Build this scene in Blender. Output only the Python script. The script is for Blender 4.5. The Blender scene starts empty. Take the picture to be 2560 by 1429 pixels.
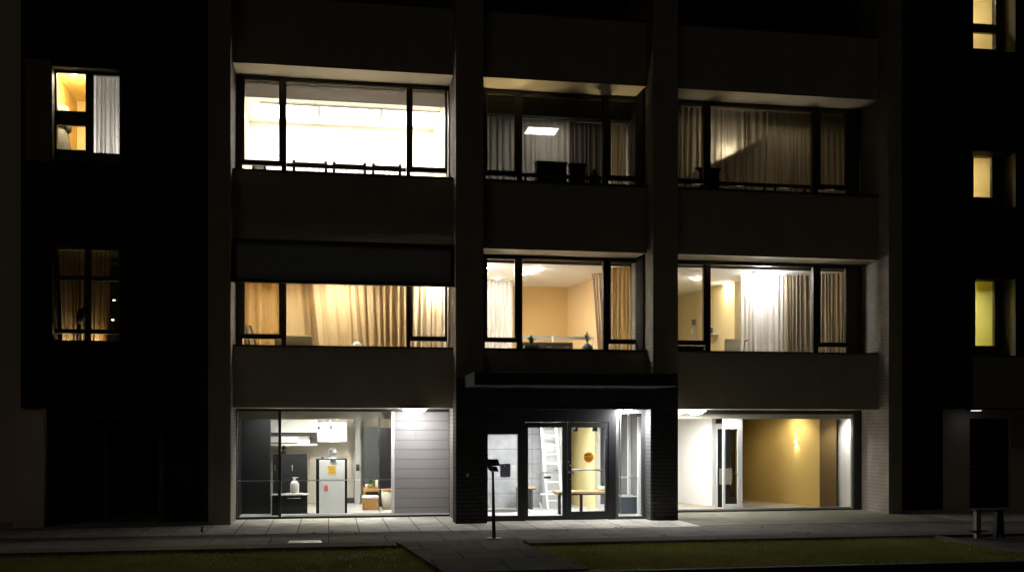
import bpy, bmesh, math, random
from mathutils import Vector, Matrix
random.seed(7)
S = bpy.context.scene
C = S.collection
R = math.radians

# ------------------------------------------------------------------ camera model
F, TH, D, H = 2600.0, R(10.0), 22.68, 2.076
CT, ST = math.cos(TH), math.sin(TH)

def ray(u, v):
    a = (u - 1280) / F
    b = (1065 - v) / F
    return ST + a * CT, CT - a * ST, b

def pt(u, v, y):                       # surveyed point on the plane at depth y
    dx, dy, b = ray(u, v)
    t = (D + y) / dy
    return Vector((t * dx, y, H + t * b))

def fx(u, y): return pt(u, 1065, y).x
def fz(u, v, y): return pt(u, v, y).z

def onz(u, v, z):                      # surveyed point on the horizontal plane z
    dx, dy, b = ray(u, v)
    t = (z - H) / b
    return Vector((t * dx, t * dy - D, z))

# ------------------------------------------------------------------ materials
MATS = {}

def nt(name):
    m = bpy.data.materials.new(name)
    m.use_nodes = True
    m.node_tree.nodes.clear()
    return m, m.node_tree.nodes, m.node_tree.links

def mat(name, col, rough=.6, var=.12, scale=6.0, bump=0.0, metal=0.0, spec=.5, bscale=60.0, trans=0.0):
    if name in MATS: return MATS[name]
    m, N, L = nt(name)
    out = N.new('ShaderNodeOutputMaterial')
    p = N.new('ShaderNodeBsdfPrincipled')
    tc = N.new('ShaderNodeTexCoord')
    n = N.new('ShaderNodeTexNoise'); n.inputs['Scale'].default_value = scale
    n.inputs['Detail'].default_value = 5
    L.new(tc.outputs['Object'], n.inputs['Vector'])
    cr = N.new('ShaderNodeMix'); cr.data_type = 'RGBA'
    cr.inputs[6].default_value = (*[c * (1 - var) for c in col], 1)
    cr.inputs[7].default_value = (*[min(1, c * (1 + var)) for c in col], 1)
    L.new(n.outputs['Fac'], cr.inputs[0])
    L.new(cr.outputs[2], p.inputs['Base Color'])
    p.inputs['Roughness'].default_value = rough
    p.inputs['Metallic'].default_value = metal
    p.inputs['Specular IOR Level'].default_value = spec
    if bump:
        n2 = N.new('ShaderNodeTexNoise'); n2.inputs['Scale'].default_value = bscale
        n2.inputs['Detail'].default_value = 4
        L.new(tc.outputs['Object'], n2.inputs['Vector'])
        b = N.new('ShaderNodeBump'); b.inputs['Strength'].default_value = bump
        b.inputs['Distance'].default_value = .01
        L.new(n2.outputs['Fac'], b.inputs['Height'])
        L.new(b.outputs['Normal'], p.inputs['Normal'])
    if trans:
        t = N.new('ShaderNodeBsdfTranslucent')
        L.new(cr.outputs[2], t.inputs['Color'])
        mx = N.new('ShaderNodeMixShader'); mx.inputs[0].default_value = trans
        L.new(p.outputs[0], mx.inputs[1]); L.new(t.outputs[0], mx.inputs[2])
        L.new(mx.outputs[0], out.inputs[0])
    else:
        L.new(p.outputs[0], out.inputs[0])
    MATS[name] = m
    return m

def brick(name, c1, c2, mortar, bw, bh, ms=.012, flat=False, offset=.5, rough=.85, bump=.35, soft=.1):
    if name in MATS: return MATS[name]
    m, N, L = nt(name)
    out = N.new('ShaderNodeOutputMaterial')
    p = N.new('ShaderNodeBsdfPrincipled'); p.inputs['Roughness'].default_value = rough; p.inputs['Specular IOR Level'].default_value = 0.0 if flat else .12
    tc = N.new('ShaderNodeTexCoord')
    sx = N.new('ShaderNodeSeparateXYZ'); L.new(tc.outputs['Object'], sx.inputs[0])
    cx = N.new('ShaderNodeCombineXYZ')
    if flat:
        L.new(sx.outputs[0], cx.inputs[0]); L.new(sx.outputs[1], cx.inputs[1])
    else:
        ad = N.new('ShaderNodeMath'); ad.operation = 'ADD'
        L.new(sx.outputs[0], ad.inputs[0]); L.new(sx.outputs[1], ad.inputs[1])
        L.new(ad.outputs[0], cx.inputs[0]); L.new(sx.outputs[2], cx.inputs[1])
    b = N.new('ShaderNodeTexBrick')
    b.offset = offset
    b.inputs['Color1'].default_value = (*c1, 1); b.inputs['Color2'].default_value = (*c2, 1)
    b.inputs['Mortar'].default_value = (*mortar, 1)
    b.inputs['Scale'].default_value = 1
    b.inputs['Mortar Size'].default_value = ms
    b.inputs['Mortar Smooth'].default_value = soft
    b.inputs['Brick Width'].default_value = bw
    b.inputs['Row Height'].default_value = bh
    L.new(cx.outputs[0], b.inputs['Vector'])
    n = N.new('ShaderNodeTexNoise'); n.inputs['Scale'].default_value = 1.7; n.inputs['Detail'].default_value = 8
    n.inputs['Roughness'].default_value = .7
    L.new(tc.outputs['Object'], n.inputs['Vector'])
    mr = N.new('ShaderNodeMapRange'); mr.inputs[1].default_value = .3; mr.inputs[2].default_value = .7
    mr.inputs[3].default_value = .72; mr.inputs[4].default_value = 1.2
    L.new(n.outputs['Fac'], mr.inputs[0])
    mu = N.new('ShaderNodeMix'); mu.data_type = 'RGBA'; mu.blend_type = 'MULTIPLY'; mu.inputs[0].default_value = 1
    L.new(b.outputs['Color'], mu.inputs[6]); L.new(mr.outputs[0], mu.inputs[7])
    L.new(mu.outputs[2], p.inputs['Base Color'])
    n3 = N.new('ShaderNodeTexNoise'); n3.inputs['Scale'].default_value = 90; L.new(tc.outputs['Object'], n3.inputs['Vector'])
    ad2 = N.new('ShaderNodeMath'); ad2.operation = 'MULTIPLY_ADD'; ad2.inputs[1].default_value = -1.0
    L.new(b.outputs['Fac'], ad2.inputs[0])
    m3 = N.new('ShaderNodeMath'); m3.operation = 'MULTIPLY'; m3.inputs[1].default_value = .35
    L.new(n3.outputs['Fac'], m3.inputs[0]); L.new(m3.outputs[0], ad2.inputs[2])
    bp = N.new('ShaderNodeBump'); bp.inputs['Strength'].default_value = bump; bp.inputs['Distance'].default_value = .008
    L.new(ad2.outputs[0], bp.inputs['Height']); L.new(bp.outputs[0], p.inputs['Normal'])
    L.new(p.outputs[0], out.inputs[0])
    MATS[name] = m
    return m

KL = 2.8                                  # overall lamp output
def glow(col, st):
    st = st * KL
    name = 'glow_%.2f_%.2f_%.2f_%g' % (*col, st)
    if name in MATS: return MATS[name]
    m, N, L = nt(name)
    out = N.new('ShaderNodeOutputMaterial'); e = N.new('ShaderNodeEmission')
    e.inputs[0].default_value = (*col, 1); e.inputs[1].default_value = st
    L.new(e.outputs[0], out.inputs[0])
    MATS[name] = m
    return m

def glass(name='window_glass', tint=(.93, .95, .94), k=1.0):
    if name in MATS: return MATS[name]
    m, N, L = nt(name)
    out = N.new('ShaderNodeOutputMaterial')
    t = N.new('ShaderNodeBsdfTransparent'); t.inputs[0].default_value = (*[c ** .5 for c in tint], 1)
    g = N.new('ShaderNodeBsdfGlossy'); g.inputs['Roughness'].default_value = .015
    fr = N.new('ShaderNodeFresnel'); fr.inputs[0].default_value = 1.45
    mu = N.new('ShaderNodeMath'); mu.operation = 'MULTIPLY'; mu.inputs[1].default_value = k
    ge = N.new('ShaderNodeNewGeometry'); bf = N.new('ShaderNodeMath'); bf.operation = 'MULTIPLY_ADD'
    bf.inputs[1].default_value = -k; bf.inputs[2].default_value = k       # only the outer face of the sheet reflects
    L.new(ge.outputs['Backfacing'], bf.inputs[0]); L.new(bf.outputs[0], mu.inputs[1])
    L.new(fr.outputs[0], mu.inputs[0])
    mx = N.new('ShaderNodeMixShader')
    L.new(mu.outputs[0], mx.inputs[0]); L.new(t.outputs[0], mx.inputs[1]); L.new(g.outputs[0], mx.inputs[2])
    L.new(mx.outputs[0], out.inputs[0])
    MATS[name] = m
    return m

def sheer(name, col, op):
    if name in MATS: return MATS[name]
    m, N, L = nt(name)
    out = N.new('ShaderNodeOutputMaterial')
    d = N.new('ShaderNodeBsdfDiffuse'); d.inputs[0].default_value = (*col, 1)
    tl = N.new('ShaderNodeBsdfTranslucent'); tl.inputs[0].default_value = (*col, 1)
    t = N.new('ShaderNodeBsdfTransparent')
    w = N.new('ShaderNodeTexNoise'); w.inputs['Scale'].default_value = 30
    a = N.new('ShaderNodeMixShader'); a.inputs[0].default_value = .5
    b = N.new('ShaderNodeMixShader'); b.inputs[0].default_value = op
    L.new(d.outputs[0], a.inputs[1]); L.new(tl.outputs[0], a.inputs[2])
    L.new(t.outputs[0], b.inputs[1]); L.new(a.outputs[0], b.inputs[2])
    L.new(b.outputs[0], out.inputs[0])
    MATS[name] = m
    return m

PIER = mat('pier_render', (.30, .26, .205), .9, .10, 2.2, .35)
SPAN = mat('spandrel_render', (.30, .265, .205), .9, .10, 1.6, .3)
def streaks(m, k):
    N, L = m.node_tree.nodes, m.node_tree.links
    p = next(n for n in N if n.type == 'BSDF_PRINCIPLED'); src = p.inputs['Base Color'].links[0].from_socket
    tc = next(n for n in N if n.type == 'TEX_COORD')
    mp = N.new('ShaderNodeMapping'); mp.inputs['Scale'].default_value = (1.3, 1.3, .35)
    L.new(tc.outputs['Object'], mp.inputs[0])
    n = N.new('ShaderNodeTexNoise'); n.inputs['Scale'].default_value = 1.6; n.inputs['Detail'].default_value = 6; n.inputs['Roughness'].default_value = .65
    L.new(mp.outputs[0], n.inputs['Vector'])
    r = N.new('ShaderNodeMapRange'); r.inputs[1].default_value = .32; r.inputs[2].default_value = .68; r.inputs[3].default_value = 1 - k; r.inputs[4].default_value = 1 + k * .6
    L.new(n.outputs['Fac'], r.inputs[0])
    mu = N.new('ShaderNodeMix'); mu.data_type = 'RGBA'; mu.blend_type = 'MULTIPLY'; mu.inputs[0].default_value = 1
    L.new(src, mu.inputs[6]); L.new(r.outputs[0], mu.inputs[7]); L.new(mu.outputs[2], p.inputs['Base Color'])
streaks(SPAN, .13); streaks(PIER, .10)
SOFF = mat('soffit_board', (.78, .69, .53), .8, .05, 3)
PALE = mat('pale_wall_render', (.72, .61, .50), .9, .12, 1.2, .35)
PALE2 = mat('taupe_panel', (.20, .175, .14), .9, .1, 2, .2)
BLACK = mat('black_cladding', (.010, .009, .008), .75, .3, 3, .2, spec=.2)
BLACK2 = mat('black_panel', (.018, .017, .016), .7, .3, 3, .1, spec=.2)
REVB = brick('reveal_brick', (.31, .275, .235), (.285, .253, .213), (.21, .185, .157), .26, .086, .012)
DBRK = brick('dark_brick', (.050, .048, .047), (.036, .035, .035), (.02, .02, .02), .26, .086, .012)
FRAME = mat('bronze_frame', (.040, .031, .022), .45, .1, 8, 0, .0)
BFRAME = mat('black_frame', (.016, .016, .017), .4, .1, 8)
CANO = mat('canopy_metal', (.036, .041, .047), .7, .1, 3, .05, spec=.1)
WFR = mat('white_frame', (.72, .72, .72), .4, .03, 5)
SIDE = mat('siding_board', (.285, .27, .265), .55, .05, 3, .05)
GLASS = glass()
GLASSD = glass('tinted_glass', (.55, .58, .57), 1.0)
GOLD = mat('gold_paint', (.82, .67, .35), .8, .04, 2)
GOLD2 = mat('ochre_paint', (.60, .42, .13), .8, .04, 2)
TANW = mat('tan_paint', (.72, .52, .27), .8, .03, 2)
WHITE = mat('white_paint', (.80, .79, .76), .75, .03, 2)
WARMW = mat('warm_white_paint', (.80, .74, .64), .75, .03, 2)
CREAM = mat('cream_paint', (.80, .70, .50), .75, .03, 2)
BEIGE = mat('beige_paint', (.50, .45, .37), .8, .04, 2)
GREYW = mat('grey_paint', (.35, .36, .35), .75, .04, 2)
DGREY = mat('dark_grey_laminate', (.045, .047, .05), .5, .1, 5)
BLK = mat('black_laminate', (.011, .011, .0115), .5, .15, 6, spec=.2)
FLOORC = mat('concrete_floor', (.42, .41, .38), .45, .1, 3, .1)
FLOORB = mat('brown_floor', (.32, .275, .21), .5, .12, 3, .1)
WOOD = mat('light_wood', (.50, .32, .15), .5, .15, 10)
WOODB = mat('orange_wood', (.40, .20, .065), .5, .15, 10)
DWOOD = mat('dark_wood', (.045, .035, .026), .5, .15, 10)
STEEL = mat('brushed_steel', (.55, .55, .55), .3, .05, 10, 0, .9)
ALU = mat('aluminium', (.78, .79, .80), .4, .03, 10, 0, .25)
IRON = mat('dark_iron', (.030, .032, .033), .45, .1, 12)
LEAF = mat('leaf_green', (.045, .14, .03), .5, .35, 30)
LEAFD = mat('dark_leaf', (.02, .04, .018), .5, .3, 30)
CT_TAN = mat('tan_curtain', (.66, .50, .29), .9, .015, 4, 0, trans=.3)
CT_GLD = mat('golden_curtain', (.70, .50, .24), .9, .015, 4, 0, trans=.3)
CT_CRM = mat('cream_curtain', (.70, .58, .36), .9, .015, 4, 0, trans=.45)
CT_WHT = mat('white_curtain', (.78, .75, .71), .9, .015, 4, 0, trans=.4)
CT_GRY = mat('taupe_curtain', (.44, .385, .30), .9, .015, 4, 0, trans=.35)
CT_SHR = sheer('sheer_curtain', (.30, .275, .24), .80)
PORC = mat('white_porcelain', (.75, .75, .72), .25, .03, 8)

# ------------------------------------------------------------------ mesh builder
class MB:
    def __init__(s): s.bm = bmesh.new(); s.mats = []; s.cur = 0; s.smooth = False
    def m(s, material):
        if material not in s.mats: s.mats.append(material)
        s.cur = s.mats.index(material); return s
    def _fin(s, faces, sm=False):
        for f in faces: f.material_index = s.cur; f.smooth = sm
    def box(s, x0, x1, y0, y1, z0, z1, bev=0):
        x0, x1 = min(x0, x1), max(x0, x1); y0, y1 = min(y0, y1), max(y0, y1); z0, z1 = min(z0, z1), max(z0, z1)
        v = [s.bm.verts.new((x, y, z)) for z in (z0, z1) for y in (y0, y1) for x in (x0, x1)]
        q = [(0, 2, 3, 1), (4, 5, 7, 6), (0, 1, 5, 4), (2, 6, 7, 3), (0, 4, 6, 2), (1, 3, 7, 5)]
        fs = [s.bm.faces.new([v[i] for i in f]) for f in q]
        s._fin(fs)
        if bev:
            es = list({e for f in fs for e in f.edges})
            r = bmesh.ops.bevel(s.bm, geom=es, offset=bev, segments=2, profile=.5, affect='EDGES')
            s._fin(r['faces'])
        return s
    def prism(s, pts, axis, a0, a1):        # pts in the two other axes, extruded along axis
        def mk(p, a):
            if axis == 'z': return (p[0], p[1], a)
            if axis == 'y': return (p[0], a, p[1])
            return (a, p[0], p[1])
        A = [s.bm.verts.new(mk(p, a0)) for p in pts]; B = [s.bm.verts.new(mk(p, a1)) for p in pts]
        n = len(pts); fs = [s.bm.faces.new(A[::-1]), s.bm.faces.new(B)]
        for i in range(n): fs.append(s.bm.faces.new((A[i], A[(i + 1) % n], B[(i + 1) % n], B[i])))
        s._fin(fs); bmesh.ops.recalc_face_normals(s.bm, faces=fs)
        return s
    def tube(s, p0, p1, r0, r1=None, n=10):
        r1 = r0 if r1 is None else r1
        p0, p1 = Vector(p0), Vector(p1); d = (p1 - p0).normalized()
        a = d.orthogonal().normalized(); b = d.cross(a)
        A, B = [], []
        for i in range(n):
            t = 2 * math.pi * i / n; o = a * math.cos(t) + b * math.sin(t)
            A.append(s.bm.verts.new(p0 + o * r0)); B.append(s.bm.verts.new(p1 + o * r1))
        fs = [s.bm.faces.new((A[i], A[(i + 1) % n], B[(i + 1) % n], B[i])) for i in range(n)]
        s._fin(fs, True)
        c = [s.bm.faces.new(A[::-1]), s.bm.faces.new(B)]; s._fin(c)
        bmesh.ops.recalc_face_normals(s.bm, faces=fs + c)
        return s
    def bar(s, p0, p1, w, h):               # rectangular bar between two points
        p0, p1 = Vector(p0), Vector(p1); d = (p1 - p0).normalized()
        up = Vector((0, 0, 1)) if abs(d.z) < .9 else Vector((0, 1, 0))
        a = d.cross(up).normalized() * w / 2; b = a.cross(d).normalized() * h / 2
        A = [s.bm.verts.new(p0 + i * a + j * b) for i, j in ((-1, -1), (1, -1), (1, 1), (-1, 1))]
        B = [s.bm.verts.new(p1 + i * a + j * b) for i, j in ((-1, -1), (1, -1), (1, 1), (-1, 1))]
        fs = [s.bm.faces.new(A[::-1]), s.bm.faces.new(B)] + [s.bm.faces.new((A[i], A[(i + 1) % 4], B[(i + 1) % 4], B[i])) for i in range(4)]
        s._fin(fs); bmesh.ops.recalc_face_normals(s.bm, faces=fs)
        return s
    def lathe(s, c, prof, n=20, axis='z', caps=True):
        c = Vector(c); rings = []
        for r, h in prof:
            ring = []
            for i in range(n):
                t = 2 * math.pi * i / n
                o = Vector((r * math.cos(t), r * math.sin(t), h)) if axis == 'z' else Vector((r * math.cos(t), h, r * math.sin(t)))
                ring.append(s.bm.verts.new(c + o))
            rings.append(ring)
        fs = []
        for k in range(len(rings) - 1):
            for i in range(n):
                fs.append(s.bm.faces.new((rings[k][i], rings[k][(i + 1) % n], rings[k + 1][(i + 1) % n], rings[k + 1][i])))
        s._fin(fs, True)
        cp = [s.bm.faces.new(rings[0][::-1]), s.bm.faces.new(rings[-1])] if caps else []
        s._fin(cp)
        bmesh.ops.recalc_face_normals(s.bm, faces=fs + cp)
        return s
    def quad(s, *ps):
        f = s.bm.faces.new([s.bm.verts.new(p) for p in ps]); s._fin([f]); return s
    def build(s, name, material=None, parent=None):
        me = bpy.data.meshes.new(name)
        if material is not None and not s.mats: s.mats = [material]
        s.bm.to_mesh(me); s.bm.free()
        for m_ in s.mats: me.materials.append(m_)
        o = bpy.data.objects.new(name, me); C.objects.link(o)
        if parent is not None: o.parent = parent
        return o

def tag(o, label=None, cat=None, group=None, kind=None):
    if label: o['label'] = label
    if cat: o['category'] = cat
    if group: o['group'] = group
    if kind: o['kind'] = kind
    return o

def emp(name, loc=(0, 0, 0), parent=None):
    o = bpy.data.objects.new(name, None); C.objects.link(o); o.location = loc
    o.empty_display_size = .2
    if parent is not None: o.parent = parent
    return o

class Thing:                              # an Empty at the thing's base; parts are given in world coordinates
    def __init__(s, name, loc, label, cat, group=None):
        s.o = emp(name, loc); tag(s.o, label, cat, group); s.l = Vector(loc)
    def part(s, mb, name, material, parent=None):
        o = mb.build(name, material, s.o if parent is None else parent)
        if parent is None:
            o.data.transform(Matrix.Translation(-s.l))
        else:
            o.data.transform(Matrix.Translation(-s.l))
        return o

def copy_tree(o, parent=None):
    c = o.copy(); C.objects.link(c)
    if parent is not None: c.parent = parent
    for ch in list(o.children): copy_tree(ch, c)
    return c

# ------------------------------------------------------------------ the setting: ground
YP, YK = -4.47, -7.9                      # pavement edge, kerb edge
FLAG = brick('paving_flags', (.48, .46, .40), (.43, .41, .355), (.13, .12, .10), .60, .60, .010, True, 0.0, .8, .5)
FLAG2 = brick('path_flags', (.20, .187, .168), (.175, .163, .148), (.08, .08, .07), 1.05, 1.3, .010, True, .5, .8, .5)
PATHM = brick('path_slabs', (.17, .16, .14), (.145, .136, .12), (.05, .046, .04), 1.05, 1.3, .010, True, .5, .8, .5)
KERBM = mat('concrete_edging', (.13, .122, .11), .85, .15, 2.5, .4, spec=0)
GRAV = mat('fine_gravel', (.205, .197, .15), .95, .22, 70, .9, bscale=160, spec=.1)
ROADM = mat('asphalt', (.05, .05, .05), .9, .2, 40, .6, bscale=200)
SOILM = mat('lawn_soil', (.075, .08, .03), .95, .3, 14, .5)

def struct(name, mb, m): return tag(mb.build(name, m), kind='structure')

struct('ground', MB().box(-160, 160, -160, 160, -.5, -.16), ROADM)
struct('pavement', MB().box(-30, 34, -2.05, 9.5, -.12, 0), FLAG)
struct('walkway', MB().box(-30, 34, YP + .62, -2.05, -.12, -.004), FLAG2)
struct('edging_strip', MB().box(-30, 1.18, YP, YP + .62, -.12, .004).box(3.52, 34, YP, YP + .62, -.12, -.002), KERBM)
struct('path', MB().prism([(1.18, YP + .62), (1.28, YP), (1.62, YK), (3.755, YK), (3.42, YP), (3.52, YP + .62)], 'z', -.12, 0), PATHM)
struct('gravel_strip', MB().box(7.66, 13.7, -2.0, 1.25, -.02, .008), GRAV)
struct('kerb', MB().box(-30, 34, YK - .14, YK, -.159, -.03), ROADM)
struct('road', MB().box(-60, 60, -16, YK - .14, -.158, -.15), ROADM)
struct('lawn_soil', MB().prism([(-30, YP), (1.27, YP), (1.61, YK), (-30, YK)], 'z', -.155, -.075)
       .prism([(3.43, YP), (11.4, YP), (11.4, YK), (3.765, YK)], 'z', -.155, -.075), SOILM)
struct('planting_bed_soil', MB().box(11.55, 34, YK, YP, -.155, -.05), mat('bed_soil', (.03, .026, .02), .95, .35, 10, .8, bscale=40))
struct('bed_edging', MB().box(11.40, 11.55, YK, YP - .003, -.155, -.01), KERBM)

def grass(name, poly, n, label):
    import numpy as np
    rng = np.random.default_rng(len(name) + n)
    xs = [p[0] for p in poly]; ys = [p[1] for p in poly]
    verts, faces = [], []
    k = 0
    while k < n:
        x = rng.uniform(min(xs), max(xs)); y = rng.uniform(min(ys), max(ys))
        fr = (y - YP) / (YK - YP)
        lo = poly[0][0] + (poly[3][0] - poly[0][0]) * fr; hi = poly[1][0] + (poly[2][0] - poly[1][0]) * fr
        if not lo - .035 < x < hi + .035: continue
        cl = .55 + .45 * math.sin(x * 2.1 + 1.3 * math.sin(y * 1.7)) * math.sin(y * 2.6 + x * .8)
        h = rng.uniform(.022, .06) * (1 + .45 * cl)
        if rng.random() < .012: h *= 2.0
        a = rng.uniform(0, 6.283); w = rng.uniform(.003, .0065)
        lx, ly = rng.normal(0, .02, 2)
        c, s_ = math.cos(a) * w, math.sin(a) * w
        i = len(verts)
        verts += [(x - c, y - s_, -.08), (x + c, y + s_, -.08), (x + lx * .4 + c * .6, y + ly * .4 + s_ * .6, -.08 + h * .6), (x + lx, y + ly, -.08 + h)]
        faces += [(i, i + 1, i + 2), (i, i + 2, i + 3)]
        k += 1
    me = bpy.data.meshes.new(name); me.from_pydata(verts, [], faces)
    me.materials.append(mat('grass_blade', (.28, .275, .06), .7, .5, 1.1, trans=.25))
    o = bpy.data.objects.new(name, me); C.objects.link(o)
    tag(o, label, 'grass', kind='stuff')
grass('lawn_grass', [(-9.5, YP), (1.26, YP), (1.60, YK), (-9.5, YK)], 52000, 'short dark lawn grass to the left of the paved path')
grass('lawn_grass', [(3.45, YP), (11.38, YP), (11.38, YK), (3.78, YK)], 46000, 'short dark lawn grass to the right of the paved path')

# ------------------------------------------------------------------ the building
XL0, XL1 = -2.04, 2.75        # left bay
XM0, XM1 = 3.36, 7.25         # middle bay
XR0, XR1 = 7.84, 13.05        # right bay
SILL = {2: 3.84, 3: 7.64, 4: 11.46}
SOF = {1: 2.48, 2: 6.08, 3: 9.93, 4: 13.6}
YS, YW = .48, 1.32            # spandrel face, window plane
YI = 1.72                     # inner face of the front wall
B = emp('apartment_building', (0, 0, 0))
tag(B, 'dark three bay building at night with lit windows and a porch entrance', 'building')

def bpart(name, mb, m, label=None, parent=None):
    o = mb.build(name, m, B if parent is None else parent)
    if label: o['label'] = label
    return o

TOPZ = 14.6
def pier(x0, x1, lab):
    mb = MB(); mb.m(PIER).box(x0, x1, 0, .9, 0, TOPZ)
    mb.m(REVB).box(x0 + .002, x1 - .002, .9, 9, 0, TOPZ)
    o = bpart('pier', mb, None, lab)
    # the faces that look into the bays are brick
    for p in o.data.polygons:
        if abs(p.normal.x) > .9: p.material_index = 1
    return o
pier(-2.50, XL0, 'brown rendered pier left of the bays')
pier(XL1, XM0, 'brown rendered pier between left and middle bays')
pier(XM1, XR0, 'brown rendered pier between middle and right bays')
pier(XR1, 13.39, 'brown rendered pier at the right end of the bays')

bays = ((XL0, XL1), (XM0, XM1), (XR0, XR1))
for x0, x1 in bays:
    for f in (2, 3, 4):
        zb = SOF[f - 1]
        mb = MB(); mb.m(SPAN).box(x0 + .003, x1 - .003, YS, YI, zb, SILL[f] - .035)
        o = bpart('spandrel', mb, None)
        o.data.materials.append(SOFF)
        for p in o.data.polygons:
            if p.normal.z < -.9: p.material_index = 1
        bpart('sill', MB().box(x0 + .004, x1 - .004, YS - .03, YI + .01, SILL[f] - .034, SILL[f]), mat('sill_metal', (.03, .027, .024), .4, .1, 5))
bpart('parapet', MB().box(XL0 + .003, XR1 - .003, YS + .01, YI, 13.6, TOPZ), SPAN)
bpart('roof', MB().box(-9, 20, -.15, 9.3, TOPZ, TOPZ + .3), BLACK2)
bpart('rear_wall', MB().box(-9, 20, 9.0, 9.2, 0, TOPZ - .005), PALE)

# left wing -------------------------------------------------------------
bpart('pale_wall', MB().box(-14, -6.35, 1.5, 1.7, 0, TOPZ), PALE)
bpart('pale_wall', MB().box(-6.30, fx(110, .08), .08, .3, 0, 2.447).box(-6.36, -6.3, .08, 1.499, 0, 2.447), PALE)
wl3 = (fx(130, .0), fx(302, .0), fz(215, 405, 0), fz(215, 170, 0))
wl2 = (fx(130, .0), fx(302, .0), fz(215, 856, 0), fz(215, 617, 0))
def holed(mb, x0, x1, z0, z1, y0, y1, holes):
    """wall x0..x1, z0..z1 with stacked rectangular holes (x0,x1,z0,z1) sharing one column"""
    hx0 = min(h[0] for h in holes); hx1 = max(h[1] for h in holes)
    mb.box(x0, hx0, y0, y1, z0, z1); mb.box(hx1, x1, y0, y1, z0, z1)
    z = z0
    for h in sorted(holes, key=lambda q: q[2]):
        if h[2] > z: mb.box(hx0, hx1, y0, y1, z, h[2])
        z = h[3]
    if z < z1: mb.box(hx0, hx1, y0, y1, z, z1)
    return mb
XB0 = fx(52, 0)
bpart('clad_bay', holed(MB(), XB0, -2.503, 2.45, TOPZ, 0, .42, [wl3, wl2]), BLACK, 'black clad bay of the left wing')
bpart('bay_side', MB().box(XB0 + .003, XB0 + .3, .42, 3.4, 2.452, TOPZ), BLACK)
bpart('bay_soffit', MB().box(XB0 + .3, -2.51, .42, 3.4, 2.455, 2.6), BLACK)
bpart('infill_panel', MB().box(fx(62, -.012), fx(126, -.012), -.014, -.002, wl3[2] - .02, wl3[3] + .12), PALE2, 'slightly paler panel beside the upper left window')
# ground floor of the left wing: recessed dark glazed entrance
gx0, gx1 = fx(112, .9), -2.503
dx0, dx1, dz1 = fx(124, .9), fx(408, .9), fz(260, 1036, .9)
mb = MB(); mb.box(gx0, dx0, .9, 1.1, 0, 2.452); mb.box(dx1, gx1, .9, 1.1, 0, 2.452); mb.box(dx0, dx1, .9, 1.1, dz1, 2.452)
bpart('recessed_wall', mb, BLACK2)
mb = MB(); mb.box(dx0, dx0 + .1, .93, 1.02, 0, dz1); mb.box(dx1 - .1, dx1, .93, 1.02, 0, dz1); mb.box(dx0 + .1, dx1 - .1, .93, 1.02, dz1 - .09, dz1); mb.box(dx0 + 1.1, dx0 + 1.17, .93, 1.02, 0, dz1 - .09)
sd = bpart('side_door', mb, mat('dim_frame', (.09, .08, .065), .5), 'unlit dark glazed side door in the left wing')
bpart('pane', MB().box(dx0 + .1, dx1 - .1, .97, .976, .02, dz1 - .09), GLASSD, parent=sd)
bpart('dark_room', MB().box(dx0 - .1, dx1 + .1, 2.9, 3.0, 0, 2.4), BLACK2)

# right wing ------------------------------------------------------------
RX1 = 20
wr4 = (fx(2430, 0), fx(2540, 0), fz(2470, 127, 0), 11.46 + 1.9)
wr3 = (fx(2430, 0), fx(2540, 0), fz(2470, 515, 0), fz(2470, 378, 0))
wr2 = (fx(2434, 0), fx(2540, 0), fz(2470, 888, 0), fz(2470, 694, 0))
wr3 = (wr4[0], wr4[1], wr3[2], wr3[3]); wr2 = (wr4[0], wr4[1], wr2[2], wr2[3])
bpart('clad_bay', holed(MB(), 13.392, RX1, 2.50, TOPZ, 0, .62, [wr4, wr3, wr2]), BLACK, 'black clad bay of the right wing')
bpart('infill_panel', MB().box(wr2[0] + .02, wr2[0] + 1.5, -.014, -.002, 2.53, wr2[2] - .03), PALE2, 'taupe panel under the lowest window of the right wing')
for zz0, zz1 in ((wr4[2], wr4[3]), (wr3[2], wr3[3]), (wr2[2], wr2[3])):
    bpart('reveal_lining', MB().box(wr4[1] - .012, wr4[1] - .001, .004, .61, zz0 + .002, zz1 - .002), PALE2)
rx0 = fx(2340, 1.3); rdx0, rdx1 = fx(2424, 1.3), fx(2528, 1.3); rdz = fz(2470, 1045, 1.3)
bpart('porch_soffit', MB().box(13.40, RX1, .62, 1.3, 2.505, 2.6), SOFF)
mb = MB(); mb.box(rx0, rdx0, 1.3, 1.5, 0, 2.5); mb.box(rdx1, RX1, 1.3, 1.5, 0, 2.5); mb.box(rdx0, rdx1, 1.3, 1.5, rdz, 2.5)
bpart('porch_wall', mb, mat('porch_render', (.50, .42, .345), .9, .1, 2, .2))
bpart('black_wall', MB().box(13.39, rx0, 1.0, 1.5, 0, 2.5), BLACK)
rd = bpart('side_door', MB().box(rdx0 + .003, rdx1 - .003, 1.42, 1.47, 0.01, rdz - .003), BLACK2, 'black unlit door in the right wing')
bpart('door_handle', MB().tube((rdx0 + .1, 1.38, 1.05), (rdx0 + .22, 1.38, 1.05), .012).tube((rdx0 + .1, 1.42, 1.05), (rdx0 + .1, 1.38, 1.05), .012), STEEL, parent=rd)

# ------------------------------------------------------------------ windows
def frame_rect(mb, x0, x1, z0, z1, y0, y1, w, wt=None, wb=None):
    wt = w if wt is None else wt; wb = w if wb is None else wb
    mb.box(x0, x0 + w, y0, y1, z0, z1); mb.box(x1 - w, x1, y0, y1, z0, z1)
    mb.box(x0 + w, x1 - w, y0, y1, z1 - wt, z1); mb.box(x0 + w, x1 - w, y0, y1, z0, z0 + wb)
    return mb

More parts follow.
